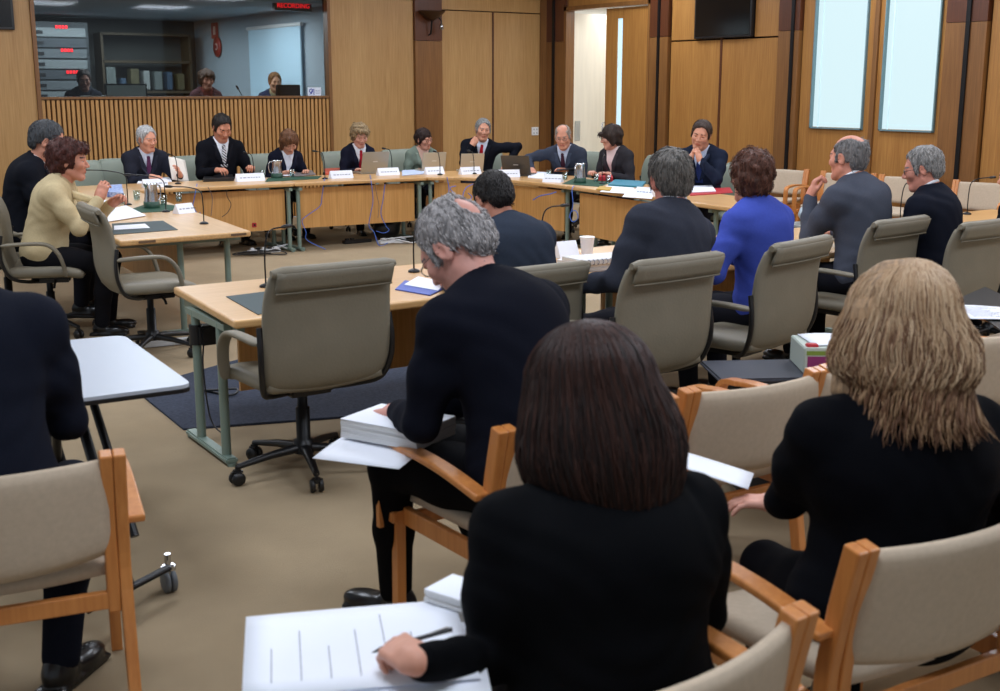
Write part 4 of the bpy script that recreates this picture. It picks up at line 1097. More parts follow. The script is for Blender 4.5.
def strand_hair(kind, n, cols, length, seedv):
    """loose locks laid over the hair mass"""
    def make(HF, ho, t):
        rng = np.random.RandomState(seedv); sets = [MB() for _ in cols]
        per = [[[], []] for _ in cols]
        for i in range(n):
            ph = rng.uniform(-PI, PI)
            if abs(ph) < .62: continue                     # the face
            front = max(0, 1-abs(abs(ph)-.62)/.8)
            sx, cx = math.sin(ph), math.cos(ph)            # ph 0 = face, pi = back
            rx, ry = (.112, .124) if kind == 'wave' else (.107, .122)
            lay = rng.uniform(.95, 1.05); t0 = rng.uniform(.02, .95); L = length*rng.uniform(.72, 1.08)*(.86 if t0 < .45 else 1.0)
            pts = []; wv = rng.uniform(0, 6); amp = rng.uniform(.003, .014) if kind == 'wave' else rng.uniform(.0, .004)
            m = 12
            part = .02 if kind == 'wave' else .0
            for j in range(m):
                u = t0*.5 + (1-t0*.5)*j/(m-1); s_ = u*(PI/2*.11+L)  # arc length
                th = s_/.112
                if th < PI/2:
                    z = .022+.110*math.cos(th); rr = math.sin(th)
                    k = 0
                else:
                    k = s_-.112*PI/2; z = .022 - k; rr = 1 + (.08+.20*abs(sx))*math.sin(min(1, k/.26)*PI) - (.75*max(0, k-.13)/.12 if kind == 'wave' else .25*max(0, k-.12)/.12)
                x = part*(1-rr if th < PI/2 else 0) + sx*rx*rr*lay; y = -.030 + cx*ry*rr*lay - (.12 if kind == 'long' else .22)*k*(1-cx)*.5
                wob = amp*min(1, k/.05 + .2)
                x += wob*math.sin(wv+s_*42); y += wob*math.cos(wv*1.7+s_*36)
                pts.append(HF @ Vector((x, y, z)))
            ci = rng.randint(len(cols)-1) if t0 < .5 else (len(cols)-1-(rng.rand() < .45)*rng.randint(1, len(cols))); r = rng.uniform(.0009, .0022)
            sets[ci].tube(pts, [r*.8]+[r]*(m-3)+[r*.7, r*.25], 3)
        if kind == 'wave':                                 # darker curls flicking out over the collar
            for i in range(900):
                ph = rng.uniform(1.1, 2*PI-1.1); sx, cx = math.sin(ph), math.cos(ph); k0 = rng.uniform(.05, .13); k1 = rng.uniform(.19, .265)
                wv = rng.uniform(0, 6); pts = []; fl = rng.uniform(-.05, .30)*(1 if sx < .2 else 1.4)
                for j in range(12):
                    k = k0+(k1-k0)*j/11; rr = (1.0+.14*abs(sx))*rng.uniform(.995, 1.005) + fl*(max(0, k-.15)/.11)**2
                    x = sx*.112*rr + .010*math.sin(wv+k*70); y = -.030+cx*.124*rr - .12*k*(1-cx) + .010*math.cos(wv+k*64)
                    pts.append(HF @ Vector((x, y, .022-k)))
                r = rng.uniform(.0012, .0026); sets[-1 if rng.rand() < .65 else 1].tube(pts, [r*.5]+[r]*9+[r*.7, r*.25], 3)
        for mb, c in zip(sets, cols): mb.build('lock', mat('strand_%d_%d_%d' % c, c, .5, spec=.25), ho)
    return make
DK = (24, 25, 32)
def hd(p, **k): d = dict(p=p); d.update(k); return d
# --- far table
person('white-haired man in a charcoal suit and purple tie holding up a sheet of paper', 4.36, 13.52, (.0, -1), to=(147, 139, 13.45), hsc=1.14, s=1.06, lean=12, head=(16, 12, 4), hair='short', hc=(178, 178, 178), sk=(212, 150, 124),
       jacket=(38, 40, 50), shirt=(206, 214, 232), tie=(92, 52, 84), hands=dict(R=hd((.05, .40, .80), f=(-.5, .8, 0), n=(0, -.2, -1)), L=hd((-.27, .42, .80), f=(.3, .5, .7), n=(.9, 0, .1))), bulk=1.12)
person('smiling dark-haired man in a black suit with a black and white striped tie', 5.30, 13.55, (-.05, -1), to=(222, 128, 13.9), hsc=1.14, s=1.10, lean=6, head=(4, 28, 0), hair='short', hc=(34, 28, 26), sk=(196, 134, 108),
       jacket=(20, 21, 27), shirt=(232, 236, 244), tie=(226, 228, 234), tie2=(30, 30, 40), hands=dict(R=hd((.15, .36, .78), f=(-.3, .9, .1), n=(-.4, 0, -1), curl=.55), L=hd((-.22, .34, .79), f=(.2, .8, .2), n=(.2, 0, -1), curl=.7)), bulk=1.1)
person('woman with brown chin-length hair in a navy jacket looking down at papers', 6.13, 13.52, (.0, -1), to=(289, 142, 14.4), hsc=1.14, s=1.02, lean=14, slump=14, head=(-6, 42, 5), fem=True, hair='bob', hc=(112, 76, 52), sk=(208, 152, 126),
       jacket=(26, 28, 42), shirt=(226, 230, 240), open_=.2, hands=dict(R=hd((.13, .33, .80)), L=hd((-.16, .34, .80))), collar_white=True)
person('woman with short fair hair and red scarf behind the open grey laptop', 7.03, 13.45, (-.1, -1), to=(360, 136, 14.9), hsc=1.14, s=1.03, lean=8, head=(-4, 22, 0), fem=True, hair='puffy', hc=(150, 128, 96), sk=(206, 150, 128),
       jacket=(26, 28, 42), shirt=(232, 234, 240), tie=(168, 34, 48), open_=.22, hands=dict(R=hd((.14, .36, .79)), L=hd((-.1, .38, .79))))
person('smiling woman with dark tied-back hair in a grey-green cardigan', 7.98, 13.42, (-.2, -1), to=(424, 139, 15.3), hsc=1.14, s=1.02, lean=10, head=(26, 14, 8), fem=True, hair='tied', hc=(46, 30, 26), sk=(206, 146, 122), glasses=True,
       jacket=(112, 124, 112), shirt=(212, 176, 160), open_=.17, hands=dict(R=hd((.14, .34, .79)), L=hd((-.13, .36, .79))), collar_white=False)
person('grey-haired man in a black suit and red tie resting his chin on his hand', 8.80, 13.10, (-.55, -1), to=(483, 130, 15.7), hsc=1.14, s=1.10, lean=8, side=-7, slump=6, head=(6, 6, -6), hair='short', hc=(128, 128, 126), sk=(204, 146, 120),
       jacket=(22, 24, 32), shirt=(214, 222, 238), tie=(168, 26, 40), bulk=1.12, open_=.22,
       hands=dict(R=hd((.075, .27, 1.02), f=(-.55, -.15, .65), n=(.1, -1, .1), curl=.75, thumb=.8, pole=(.5, -.2, -1)), L=hd((-.40, .10, .78), f=(.5, .6, -.3), n=(0, 0, -1), pole=(-1, -.1, .5))))
person('bald man with glasses in a grey suit leaning over a black folder', 9.02, 12.02, (-1, -.62), to=(563, 137, 14.5), hsc=1.14, s=1.06, lean=20, slump=12, head=(12, 16, 4), hair='bald', hc=(150, 140, 130), sk=(206, 144, 118), glasses=True,
       jacket=(60, 66, 80), shirt=(200, 208, 226), tie=(72, 40, 52), bulk=1.12, hands=dict(R=hd((.34, .38, .79), pole=(1, .1, -.2)), L=hd((-.10, .38, .78))))
person('woman with dark fringed bob and glasses in a dark grey jacket seen in profile', 9.12, 10.90, (-1, -.12), to=(611, 137, 13.9), hsc=1.14, s=1.05, lean=10, head=(-52, 14, 0), fem=True, hair='fringe', hc=(56, 44, 38), sk=(206, 150, 128), glasses=True,
       jacket=(50, 48, 52), shirt=(222, 198, 196), open_=.2, bulk=1.15, hands=dict(R=hd((.12, .32, .79)), L=hd((-.14, .32, .79))), collar_white=False)
person('dark-haired man in a navy suit pressing clasped hands to his lips', 8.98, 9.28, (-1, -.62), to=(701, 135, 12.6), hsc=1.14, s=1.08, lean=8, slump=10, head=(4, 12, -10), hair='short', hc=(58, 42, 34), sk=(198, 140, 114),
       jacket=(28, 34, 50), shirt=(196, 208, 232), tie=(44, 58, 110), bulk=1.08, open_=.22, watch=1,
       hands=dict(R=hd((.055, .30, .98), f=(-.35, -.1, .9), n=(-.8, -.4, 0), curl=.8, thumb=.6, pole=(.6, .1, -1)), L=hd((-.045, .32, .97), f=(.35, -.1, .9), n=(.8, -.4, 0), curl=.75, thumb=.6, pole=(-.6, .1, -1))))
# --- left table
person('woman with short dark red-brown hair in a beige jacket raising her hands, in profile', 2.30, 8.95, (.85, -.45), to=(70, 161, 8.7), hsc=1.14, s=1.08, lean=18, slump=8, head=(2, 4, 0), fem=True, hair='puffy', hc=(74, 38, 32), sk=(206, 142, 118),
       jacket=(198, 180, 142), shirt=(198, 180, 142), open_=.10, trousers=(24, 24, 28), bulk=1.25, coll=False, collar_white=False,
       hands=dict(R=hd((.12, .42, .94), f=(-.3, .3, .9), n=(-1, .2, 0), curl=.55, thumb=.7, pole=(.4, -.2, -1), res=.004), L=hd((-.1, .45, .88), f=(.2, .8, .5), n=(.6, 0, -.6), curl=.6)))
person('man with swept grey-black hair in a black jacket sitting beyond the woman in beige', 2.12, 9.86, (1, -.45), to=(48, 142, 9.5), hsc=1.14, s=1.12, lean=14, slump=14, head=(4, 22, 0), hair='short', hc=(66, 68, 72), sk=(192, 132, 108), jacket=(22, 24, 31), bulk=1.15, hands=dict(R=hd((.15, .42, .74)), L=hd((-.1, .42, .74))))
# --- near side of the hollow square, seen from behind
person('man with thick black hair in a dark suit hunched over the witness table', 3.27, 4.78, (-.12, 1), to=(493, 200, 6.12), s=1.08, lean=16, slump=22, head=(-8, 34, 0), hair='short', hc=(26, 22, 22), sk=(186, 126, 104), jacket=(48, 55, 68), bulk=1.05, backonly=True, res=.0065, collar_white=False,
       hands=dict(R=hd((.12, .40, .74)), L=hd((-.16, .42, .74))))
person('man with wiry grey-brown hair in a dark suit with a white collar', 3.94, 4.56, (-.10, 1), to=(670, 179, 6.0), s=1.13, side=13, lean=5, slump=8, head=(-24, 4, -8), hair='side', hc=(96, 92, 88), sk=(196, 124, 108), jacket=(54, 57, 68), bulk=1.08, backonly=True, res=.0065,
       hands=dict(R=hd((.16, .34, .72)), L=hd((-.2, .34, .72))))
person('woman with short auburn hair in a bright blue jacket', 4.78, 4.78, (-.12, 1), to=(750, 178, 6.6), s=1.08, lean=8, slump=10, head=(-30, 6, 6), fem=True, hair='puffy', hc=(84, 50, 38), sk=(206, 142, 124), jacket=(66, 82, 172), bulk=1.15, backonly=True, res=.0065, coll=False, collar_white=False,
       hands=dict(R=hd((.16, .36, .76)), L=hd((-.30, .30, .86), f=(-.3, .7, .5), curl=.5)))
person('balding man in a mid-grey suit holding a pen to his mouth', 5.98, 5.10, (-.10, 1), to=(848, 158, 7.6), s=1.12, lean=10, slump=10, head=(2, 4, 0), hair='bald', hc=(112, 110, 110), sk=(206, 140, 118), jacket=(74, 78, 90), bulk=1.12, backonly=True, res=.007,
       hands=dict(L=hd((-.10, .32, .98), f=(.2, -.1, .9), n=(.7, -.7, 0), curl=.7, thumb=.7), R=hd((.18, .36, .74))))
person('grey-haired man with glasses in a black suit looking down to his left', 6.46, 4.90, (-.25, 1), to=(922, 169, 7.6), s=1.06, lean=7, slump=10, head=(20, 14, 0), hair='short', hc=(140, 138, 136), sk=(206, 138, 118), jacket=(26, 29, 40), bulk=1.1, backonly=True, res=.007, glasses=True,
       hands=dict(R=hd((.16, .34, .74)), L=hd((-.16, .36, .74))))
person('figure in a black suit cut by the right edge at the witness table', 7.40, 4.92, (-.2, 1), to=(1014, 178, 8.35), s=1.06, lean=8, slump=10, head=(0, 6, 0), hair='short', hc=(60, 52, 46), sk=(200, 140, 116), jacket=(18, 20, 28), bulk=1.1, backonly=True, res=.008,
       hands=dict(R=hd((.16, .34, .74)), L=hd((-.16, .36, .74))))
# --- public rows
person('man in a dark navy suit cut by the left edge, leaning over the white table', .58, 3.52, (.30, .95), to=(-60, 250, 3.35), s=1.12, lean=18, slump=10, head=(20, 10, -8), side=-5, hair='short', hc=(80, 72, 66), jacket=(22, 25, 36), trousers=(20, 23, 34), bulk=1.15, backonly=True, res=.0065,
       hands=dict(R=hd((.12, .44, .70)), L=hd((-.20, .42, .70))), legs=dict(kneeR=(.20, .34, .50), footR=(.15, .16, .085), kneeL=(-.12, .42, .5), footL=(-.12, .46, .085), toeR=-30))
person('balding grey-haired man in a black suit bent over a thick stack of papers', 2.10, 3.12, (-.20, .98), to=(456, 248, 3.78), hsc=1.13, s=1.10, lean=17, slump=22, head=(16, 44, 0), collar_white=False, hair='thin', hc=(150, 146, 146), sk=(206, 148, 134), jacket=(18, 20, 30), trousers=(11, 11, 14), bulk=1.12, backonly=True, res=.006, hres=.004,
       hands=dict(R=hd((-.02, .40, .66), f=(-.6, .8, 0)), L=hd((-.12, .42, .66), f=(.1, .9, -.2))), glasses=True, legs=dict(kneeL=(-.15, .42, .50), footL=(-.10, .47, .085), kneeR=(.12, .42, .5), footR=(.14, .28, .085), toeL=20))
pw, pwd = person('dark-haired woman in a black jacket writing on a pad on her lap', 1.33, 1.72, (.30, .95), to=(582, 396, 2.42), neck=.05, hsc=1.28, s=1.06, lean=12, slump=14, head=(14, 14, 0), fem=True, hair='long', hc=(38, 24, 20), sk=(206, 150, 128), jacket=(8, 9, 12), trousers=(11, 11, 14), bulk=1.62, backonly=True, res=.006, hres=.0045, collar_white=False, coll=False,
       strands=strand_hair('long', 4600, ((38, 23, 19), (56, 33, 26), (26, 17, 15)), .31, 3),
       hands=dict(L=dict(w=on_z(418, 662, .745), pole=(-.35, -.3, -1.6), f=(-.35, .85, .03), n=(.25, .1, -1), curl=(.55, .6, .65, .7), thumb=.85, res=.003), R=hd((.2, .34, .60))))
person('blonde woman with shoulder-length hair in a black jacket seen from behind', 2.28, 1.84, (.34, .94), to=(896, 318, 2.87), side=3, neck=.06, hsc=1.15, s=1.10, lean=5, slump=8, head=(-4, 4, 0), fem=True, hair='wave', hc=(166, 134, 102), sk=(214, 158, 140), jacket=(8, 9, 14), trousers=(10, 10, 14), bulk=1.66, backonly=True, res=.006, hres=.0045, collar_white=False, coll=False,
       strands=strand_hair('wave', 5200, ((180, 150, 118), (164, 132, 100), (196, 168, 136), (112, 80, 58)), .29, 5),
       hands=dict(L=dict(w=on_z(778, 503, .66), pole=(-1, -1.0, -1.2), f=(-.8, .4, 0), curl=.3, res=.0035), R=hd((.30, .24, .60), pole=(1, -.9, -.3))))
# --- booth
person('woman with brown hair and headphones in a patterned top behind the booth glass', 6.42, 16.55, (-.05, -1), to=(207, 80, 17.6), s=1.04, lean=8, head=(0, 10, 0), fem=True, hair='puffy', hc=(70, 50, 40), sk=(190, 130, 108), jacket=(74, 48, 52), shirt=(120, 60, 56), open_=.12, fixs=True, z0=.82, res=.01, collar_white=False, coll=False)
person('ginger-haired person in a dark blue top turned to a monitor behind the booth glass', 7.62, 16.75, (-.55, -1), to=(275, 82, 18.3), s=1.04, lean=6, head=(20, 10, 0), hair='short', hc=(128, 86, 46), sk=(196, 142, 110), jacket=(40, 48, 72), shirt=(140, 130, 100), open_=.12, fixs=True, z0=.82, res=.01, collar_white=False, coll=False)
person('dim figure in dark clothes behind an open laptop on the left of the booth', 4.60, 16.85, (0, -1), to=(84, 80, 16.6), s=1.02, lean=10, head=(-10, 14, 0), hair='short', hc=(50, 40, 36), sk=(150, 108, 92), jacket=(34, 36, 44), shirt=(50, 52, 60), open_=.1, fixs=True, z0=.72, res=.01, collar_white=False, coll=False)
# ------------------------------------------------------------------ things on the tables, laps and floor
TT = .7505
def sheet(label, c, w, l, rz, tilt=(0, 0), text=True, name='paper_sheet', group=None, lines=9, m=PAPER):
    t = thing(name, label, 'paper', tuple(c), rz, group); t.rotation_euler = (R(tilt[0]), R(tilt[1]), rz)
    g = [[(-w/2+w*i/6, -l/2+l*j/8, .0012+.004*math.sin(i*.7)*(j/8)**2*(1 if not tilt[0] else 2)) for j in range(9)] for i in range(7)]
    MB().sheet(g, .0012).build('page', m, t)
    if text:
        b = MB(); rnd = random.Random(hash(label) % 999 if False else len(label))
        for k in range(lines):
            ww = w*.74*rnd.uniform(.5, 1); y = l*.38-l*.76*k/lines
            b.box((-w*.37+ww/2, y, .0022+.004*math.sin(2.1)*((y+l/2)/l)**2*(1 if not tilt[0] else 2)), (ww, l*.004, .0006))
        b.build('text_lines', mat('text_grey', (120, 124, 140), .7), t)
    return t
def stack(label, c, w, l, h, rz, cat='paper', name='paper_stack', group=None, m=PAPER2):
    t = thing(name, label, cat, tuple(c), rz, group)
    rnd = random.Random(len(label)); n = max(3, int(h/.008)); b = MB()
    for i in range(n):
        b.box((rnd.uniform(-.003, .003), rnd.uniform(-.003, .003), h*(i+.5)/n), (w, l, h/n*.94), Euler((0, 0, rnd.uniform(-.02, .02))))
    b.build('pages', m, t)
    MB().box((0, 0, h+.0008), (w, l, .0015)).build('top_sheet', PAPER, t)
    return t
def plate(label, px, py, w=.26, fx=0, fy=-1, z=TT, h=.085, big=False):
    p = on_z(px, py, z); t = thing('name_plate', label, 'name plate', tuple(p), yaw(-fx, -fy), 'white tent name plates')
    vs = [(-w/2, -.045, 0), (w/2, -.045, 0), (w/2, .045, 0), (-w/2, .045, 0), (-w/2, 0, h), (w/2, 0, h)]
    MB().add(vs, [(3, 2, 1, 0), (0, 1, 5, 4), (2, 3, 4, 5), (0, 4, 3), (1, 2, 5)]).build('card', PAPER, t)
    b = MB(); a = math.atan2(h, .045)
    rnd = random.Random(int(px)); x = -w*.38
    while x < w*.34:
        l = rnd.uniform(.015, .04); b.box((x+l/2, -.0245, h*.47), (l, .002, .010), Euler((a-PI/2, 0, 0))); x += l+.012
    b.build('printed_name', mat('plate_print', (150, 156, 172), .7), t)
    return t
# tent plates with illegible printed names
plate('white name plate in front of the white-haired man reading', 155, 187)
plate('white name plate right of the black desk phone by the smiling man', 250, 181, .33)
plate('white name plate beside the orange-red folder', 341, 178, .28)
plate('white name plate under the open grey laptop of the fair-haired woman', 388, 175, .28)
plate('white name plate in front of the woman in the grey-green cardigan', 434, 174, .25)
plate('white name plate below the pale laptop lid left of the red-tied man', 470, 174, .28)
plate('white name plate below the dark laptop of the red-tied man', 508, 177, .27, -.4, -1)
plate('white name plate by the tumblers in front of the bald man', 553, 182, .22, -.9, -.5)
plate('white name plate among loose papers on the right-hand table arm', 645, 196, .2, -1, -.2)
plate('white name plate on the left table, angled towards the room', 184, 213, .17, .35, -1, h=.08)
plate('large white name plate on the witness table beside the paper cup', 566, 257, .15, 0, 1, h=.10)

def laptop(label, c, rz, ang=105, col='laptop_silver', w=.36, d=.25):
    t = thing('laptop', label, 'laptop', tuple(c), rz, 'open laptops on the far table')
    m = MATS[col]
    b = MB().box((0, 0, .012), (w, d, .022), bev=.004).build('base', m, t)
    k = MB(); 
    for i in range(5):
        for j in range(13): k.box((-w*.40+w*.80*j/12, -.005+.022*i, .0245), (.018, .017, .003))
    k.build('keyboard', BLACKP, b)
    # the person sits at +Y; the lid stands at the -Y edge with its back to the room
    a = R(ang); L = MB().box((0, 0, d/2), (w, .010, d), bev=.003)
    lid = L.build('lid', m, t, loc=(0, -d/2, .022), rot=(a-PI/2, 0, 0))
    MB().box((0, .0056, d/2), (w*.92, .001, d*.86)).build('screen', mat('laptop_screen', (60, 74, 96), .2, emit=.25), lid)
    MB().box((0, -.0056, d*.52), (.06, .001, .012)).build('lid_mark', mat('lid_mark', (210, 210, 206), .3, .5), lid)
    return t
mat('laptop_silver', (164, 158, 142), .35, .35); mat('laptop_dark', (84, 80, 74), .35, .4); mat('laptop_pale', (186, 176, 156), .4, .2)
laptop('wide silver-grey laptop open in front of the woman with fair hair', on_z(373, 173.5, TT)+Vector((0, .1, 0)), 0, 106)
laptop('pale laptop lid open in front of the woman in the cardigan', on_z(434, 171.5, TT)+Vector((.0, .1, 0)), R(-8), 104, 'laptop_pale', .31, .22)
laptop('pale laptop lid left of the red-tied man', on_z(474, 172, TT)+Vector((.0, .1, 0)), R(-20), 110, 'laptop_pale', .29, .22)
laptop('dark grey laptop turned sideways in front of the red-tied man', on_z(517, 176, TT)+Vector((.09, .07, 0)), R(-50), 118, 'laptop_dark', .34, .25)

def jug(label, px, py, rz=0, s=1.0):
    t = thing('water_jug', label, 'jug', tuple(on_z(px, py, TT+.002)), rz, 'steel water jugs', s)
    MB().lathe([(.062, 0), (.064, .004), (.060, .05), (.052, .12), (.049, .19), (.053, .200), (.049, .199), (.046, .188), (.049, .12), (.056, .03), (.0, .02)], seg=28).build('body', STEEL, t)
    MB().lathe([(.066, 0), (.067, .004), (.064, .055), (.061, .056), (.061, .0)], seg=28).build('green_base', mat('green_plastic', (28, 68, 52), .4), t)
    MB().tube(bez([(-.048, 0, .185), (-.085, 0, .180), (-.098, 0, .13), (-.085, 0, .07), (-.056, 0, .055)], 5), .007, 8).build('handle', CHROME, t)
    MB().add([(.045, -.02, .19), (.045, .02, .19), (.078, 0, .205), (.05, 0, .15)], [(0, 1, 2), (0, 2, 3), (1, 3, 2), (0, 3, 1)]).build('spout', STEEL, t)
jug('steel water jug with dark green base on the left table near the woman in beige', 152, 208, R(200), 1.05)
jug('steel water jug beside the brown-haired woman looking down', 277, 178, R(0))
jug('steel water jug on the curved corner in front of the woman in dark grey', 580, 183, R(20), 1.05)

def tumbler(label, px, py, z=TT):
    t = thing('water_glass', label, 'glass', tuple(on_z(px, py, z+.002)), 0, 'water tumblers')
    MB().lathe([(.026, 0), (.032, .09), (.030, .09), (.025, .006), (0, .005)], seg=20).build('tumbler', GLASS, t)
    MB().lathe([(.0, .006), (.0245, .0065), (.0275, .045), (0, .045)], seg=20).build('water', glass('water', (225, 236, 240), .02, True, .2), t)
for l, px, py in (('tumbler left of the steel jug on the left table', 137, 200), ('tumbler right of the steel jug on the left table', 164, 205), ('tumbler by the papers of the woman in beige', 122, 204), ('upturned-looking tumbler near the far edge of the left table', 179, 202),
                  ('tumbler just left of the jug by the brown-haired woman', 263, 178), ('tumbler right of the jug by the brown-haired woman', 292, 177), ('leftmost of the two tumblers in front of the bald man', 549, 178), ('rightmost of the two tumblers in front of the bald man', 565, 180),
                  ('tumbler in front of the red notebook of the woman in dark grey', 596, 182), ('tumbler right of the red notebook', 608, 183)):
    tumbler('clear water '+l, px, py)

def gooseneck(label, px, py, h, dirx, diry, reach=.16, z=TT, group='gooseneck microphones'):
    """thin upright stem bending over to a small black capsule"""
    p = Vector((px, py, z)) if px < 20 else on_z(px, py, z); t = thing('microphone', label, 'microphone', tuple(p), 0, group)
    d = Vector((dirx, diry, 0)).normalized()
    MB().lathe([(.034, 0), (.034, .008), (.026, .014), (.010, .02), (0, .02)], seg=18).build('base', BLACKM, t)
    pts = bez([(0, 0, .01), (0, 0, h*.55), tuple(d*.015+Vector((0, 0, h*.88))), tuple(d*reach*.45+Vector((0, 0, h*1.0))), tuple(d*reach+Vector((0, 0, h*1.03)))], 5)
    MB().tube(pts, .0045, 6).build('gooseneck', BLACKM, t)
    e = pts[-1]; f = (pts[-1]-pts[-2]).normalized()
    MB().tube([e-f*.005, e+f*.01, e+f*.045, e+f*.055], [.006, .011, .011, .005], 10).build('capsule', BLACKP, t)
gooseneck('tall thin microphone on the witness table left of the empty chair', 266, 287, .30, .85, -.1, .10)
gooseneck('tall thin microphone on the witness table beside the blue folder', 414, 272, .30, .85, -.1, .08)
gooseneck('microphone on the witness table right of the black-haired man', 4.40, 5.95, .30, .85, -.45, .12)
gooseneck('microphone in front of the navy-suited man with glasses', 7.88, 5.95, .30, .85, -.45, .10)
gooseneck('microphone right of the navy-suited man, near the right edge', 8.74, 5.95, .29, .85, -.45, .17)
gooseneck('microphone on the near end of the left table, stem leaning over', 204, 224, .28, -.85, .3, .22)
gooseneck('microphone by the steel jug on the left table', 166, 212, .30, -.8, .6, .28)
gooseneck('microphone reaching towards the woman in beige', 128, 205, .30, -.8, .5, .34)
gooseneck('microphone in front of the white-haired man', 178, 184, .30, -.3, .8, .10)
gooseneck('microphone between the smiling man and the brown-haired woman', 254, 179, .28, -.3, .8, .10)
gooseneck('microphone between the brown-haired woman and the laptop woman', 325, 179, .30, -.8, .4, .08)
gooseneck('microphone right of the fair-haired woman\'s laptop', 392, 173, .28, -.5, .8, .08)
gooseneck('microphone before the laptop of the woman in the cardigan', 440, 175, .26, -.2, .9, .06)
gooseneck('microphone before the pale laptop left of the red-tied man', 474, 174, .26, -.2, .9, .06)
gooseneck('microphone before the woman in the dark grey jacket', 602, 184, .28, .7, .6, .08)

# mats, folders and papers on the tables
def flat(name, label, cat, quad, z, h, m, group=None, part='board'):
    pts = [on_z(px, py, z) for px, py in quad]; c = sum(pts, Vector())/len(pts)
    t = thing(name, label, cat, (c.x, c.y, z), 0, group)
    poly = [(p.x-c.x, p.y-c.y) for p in pts]
    if sum(poly[i][0]*poly[(i+1) % 4][1]-poly[(i+1) % 4][0]*poly[i][1] for i in range(4)) < 0: poly = poly[::-1]
    MB().prism(poly, 0, h).build(part, m, t, bevel=min(.003, h*.3)); return t
flat('desk_mat', 'grey desk mat on the witness table beside the empty chair', 'desk mat', [(226, 297), (290, 289), (318, 302), (258, 315)], TT, .004, GREY)
flat('desk_mat', 'dark grey desk mat with green edge at the near end of the left table', 'desk mat', [(113, 235), (178, 230), (163, 221), (112, 224)], TT, .004, GREY)
flat('desk_mat', 'green desk mat under the jug on the left table', 'desk mat', [(118, 214), (160, 212), (196, 208), (150, 203)], TT, .004, GREEN)
flat('desk_mat', 'green desk mat in front of the brown-haired woman', 'desk mat', [(265, 182), (318, 179), (322, 176), (268, 178)], TT, .003, GREEN)
flat('desk_mat', 'dark green desk mat near the steel jug on the curved corner', 'desk mat', [(562, 184), (600, 187), (612, 182), (575, 178)], TT, .003, GREEN)
flat('folder', 'blue folder on the witness table left of the grey-haired man', 'folder', [(395, 290), (430, 296), (443, 290), (405, 281)], TT, .006, mat('folder_blue', (70, 92, 176), .5), part='cover')
flat('paper_sheet', 'white papers lying on the blue folder', 'paper', [(404, 285), (438, 291), (446, 283), (418, 277)], TT+.0065, .004, PAPER, part='page')
flat('folder', 'orange-red folder on the far table beside a name plate', 'folder', [(325, 175), (352, 174), (350, 169), (324, 170)], TT, .02, mat('folder_red', (186, 74, 50), .6), part='cover')
flat('folder', 'turquoise folder in front of the woman in dark grey', 'folder', [(608, 186), (642, 188), (646, 183), (615, 181)], TT, .02, mat('folder_teal', (44, 128, 152), .5), part='cover')
flat('folder', 'red folder under the papers of the man with clasped hands', 'folder', [(690, 196), (733, 193), (730, 188), (690, 190)], TT, .008, mat('folder_crimson', (176, 34, 46), .5), part='cover')
flat('paper_sheet', 'white papers lying on the red folder', 'paper', [(690, 193), (716, 192), (712, 186), (690, 187)], TT+.0085, .012, PAPER, part='page')
flat('notebook', 'small red notebook by the tumblers of the woman in dark grey', 'notebook', [(598, 181), (613, 182), (611, 177), (600, 176)], TT, .05, MATS['folder_crimson'], part='cover')
flat('paper_sheet', 'paper spread left of the turquoise folder', 'paper', [(600, 192), (628, 194), (634, 188), (606, 186)], TT+.004, .004, PAPER, part='page')
flat('paper_sheet', 'tilted white sheet right of the turquoise folder', 'paper', [(622, 197), (652, 199), (655, 190), (630, 189)], TT+.009, .004, PAPER, part='page')
flat('paper_pad', 'yellow-edged pad on the right-hand table arm', 'notepad', [(596, 190), (610, 191), (612, 188), (600, 187)], TT+.009, .012, mat('pad_yellow', (190, 150, 60), .6), part='pages')
flat('paper_sheet', 'white papers under the grey-suited bald man\'s folder', 'paper', [(528, 178), (552, 180), (548, 173), (530, 172)], TT, .012, PAPER, part='page')
flat('folder', 'black folder held low by the bald man with glasses', 'folder', [(556, 171), (586, 168), (583, 160), (560, 164)], TT+.07, .006, BLACKP, part='cover')
flat('desk_phone', 'flat black conference phone in front of the smiling man', 'phone', [(203, 182), (234, 181), (232, 176), (205, 177)], TT, .035, BLACKP, part='casing')
flat('paper_sheet', 'magazine with dark pictures before the brown-haired woman', 'magazine', [(291, 177), (316, 175), (312, 171), (293, 172)], TT+.004, .01, mat('magazine', (120, 112, 112), .5, 0, .5, 30), part='cover')
flat('paper_sheet', 'white papers left of the magazine on the far table', 'paper', [(283, 176), (292, 176), (293, 172), (285, 172)], TT+.004, .006, PAPER, part='page')
flat('paper_sheet', 'papers on the far table beneath the white-haired man\'s hands', 'paper', [(137, 184), (172, 182), (170, 178), (140, 179)], TT, .012, PAPER, part='page')
flat('paper_sheet', 'papers and blue folder edge right of the fair-haired woman\'s laptop', 'paper', [(402, 176), (426, 174), (424, 170), (402, 171)], TT, .01, mat('paper_bluish', (190, 204, 232), .6), part='page')
flat('paper_sheet', 'fanned white sheets by the woman in beige', 'paper', [(108, 222), (146, 216), (126, 206), (106, 211)], TT+.004, .008, PAPER, part='page')
flat('paper_sheet', 'white leaflet on the dark grey desk mat', 'paper', [(114, 230), (150, 228), (145, 224), (114, 226)], TT+.0045, .003, PAPER, part='page')
flat('paper_sheet', 'white papers at the far side of the left table', 'paper', [(102, 206), (120, 205), (116, 200), (102, 201)], TT, .006, PAPER, part='page')
flat('tissue_packet', 'blue and white crumpled packet on the left table', 'packet', [(107, 197), (124, 198), (122, 189), (108, 190)], TT, .05, mat('packet_blue', (60, 96, 176), .5, 0, 0, 30, col2=(190, 206, 236)), part='wrapper')
flat('tissue_packet', 'small white box left of the blue packet', 'box', [(66, 201), (78, 201), (78, 195), (67, 195)], TT, .06, PAPER, part='wrapper')
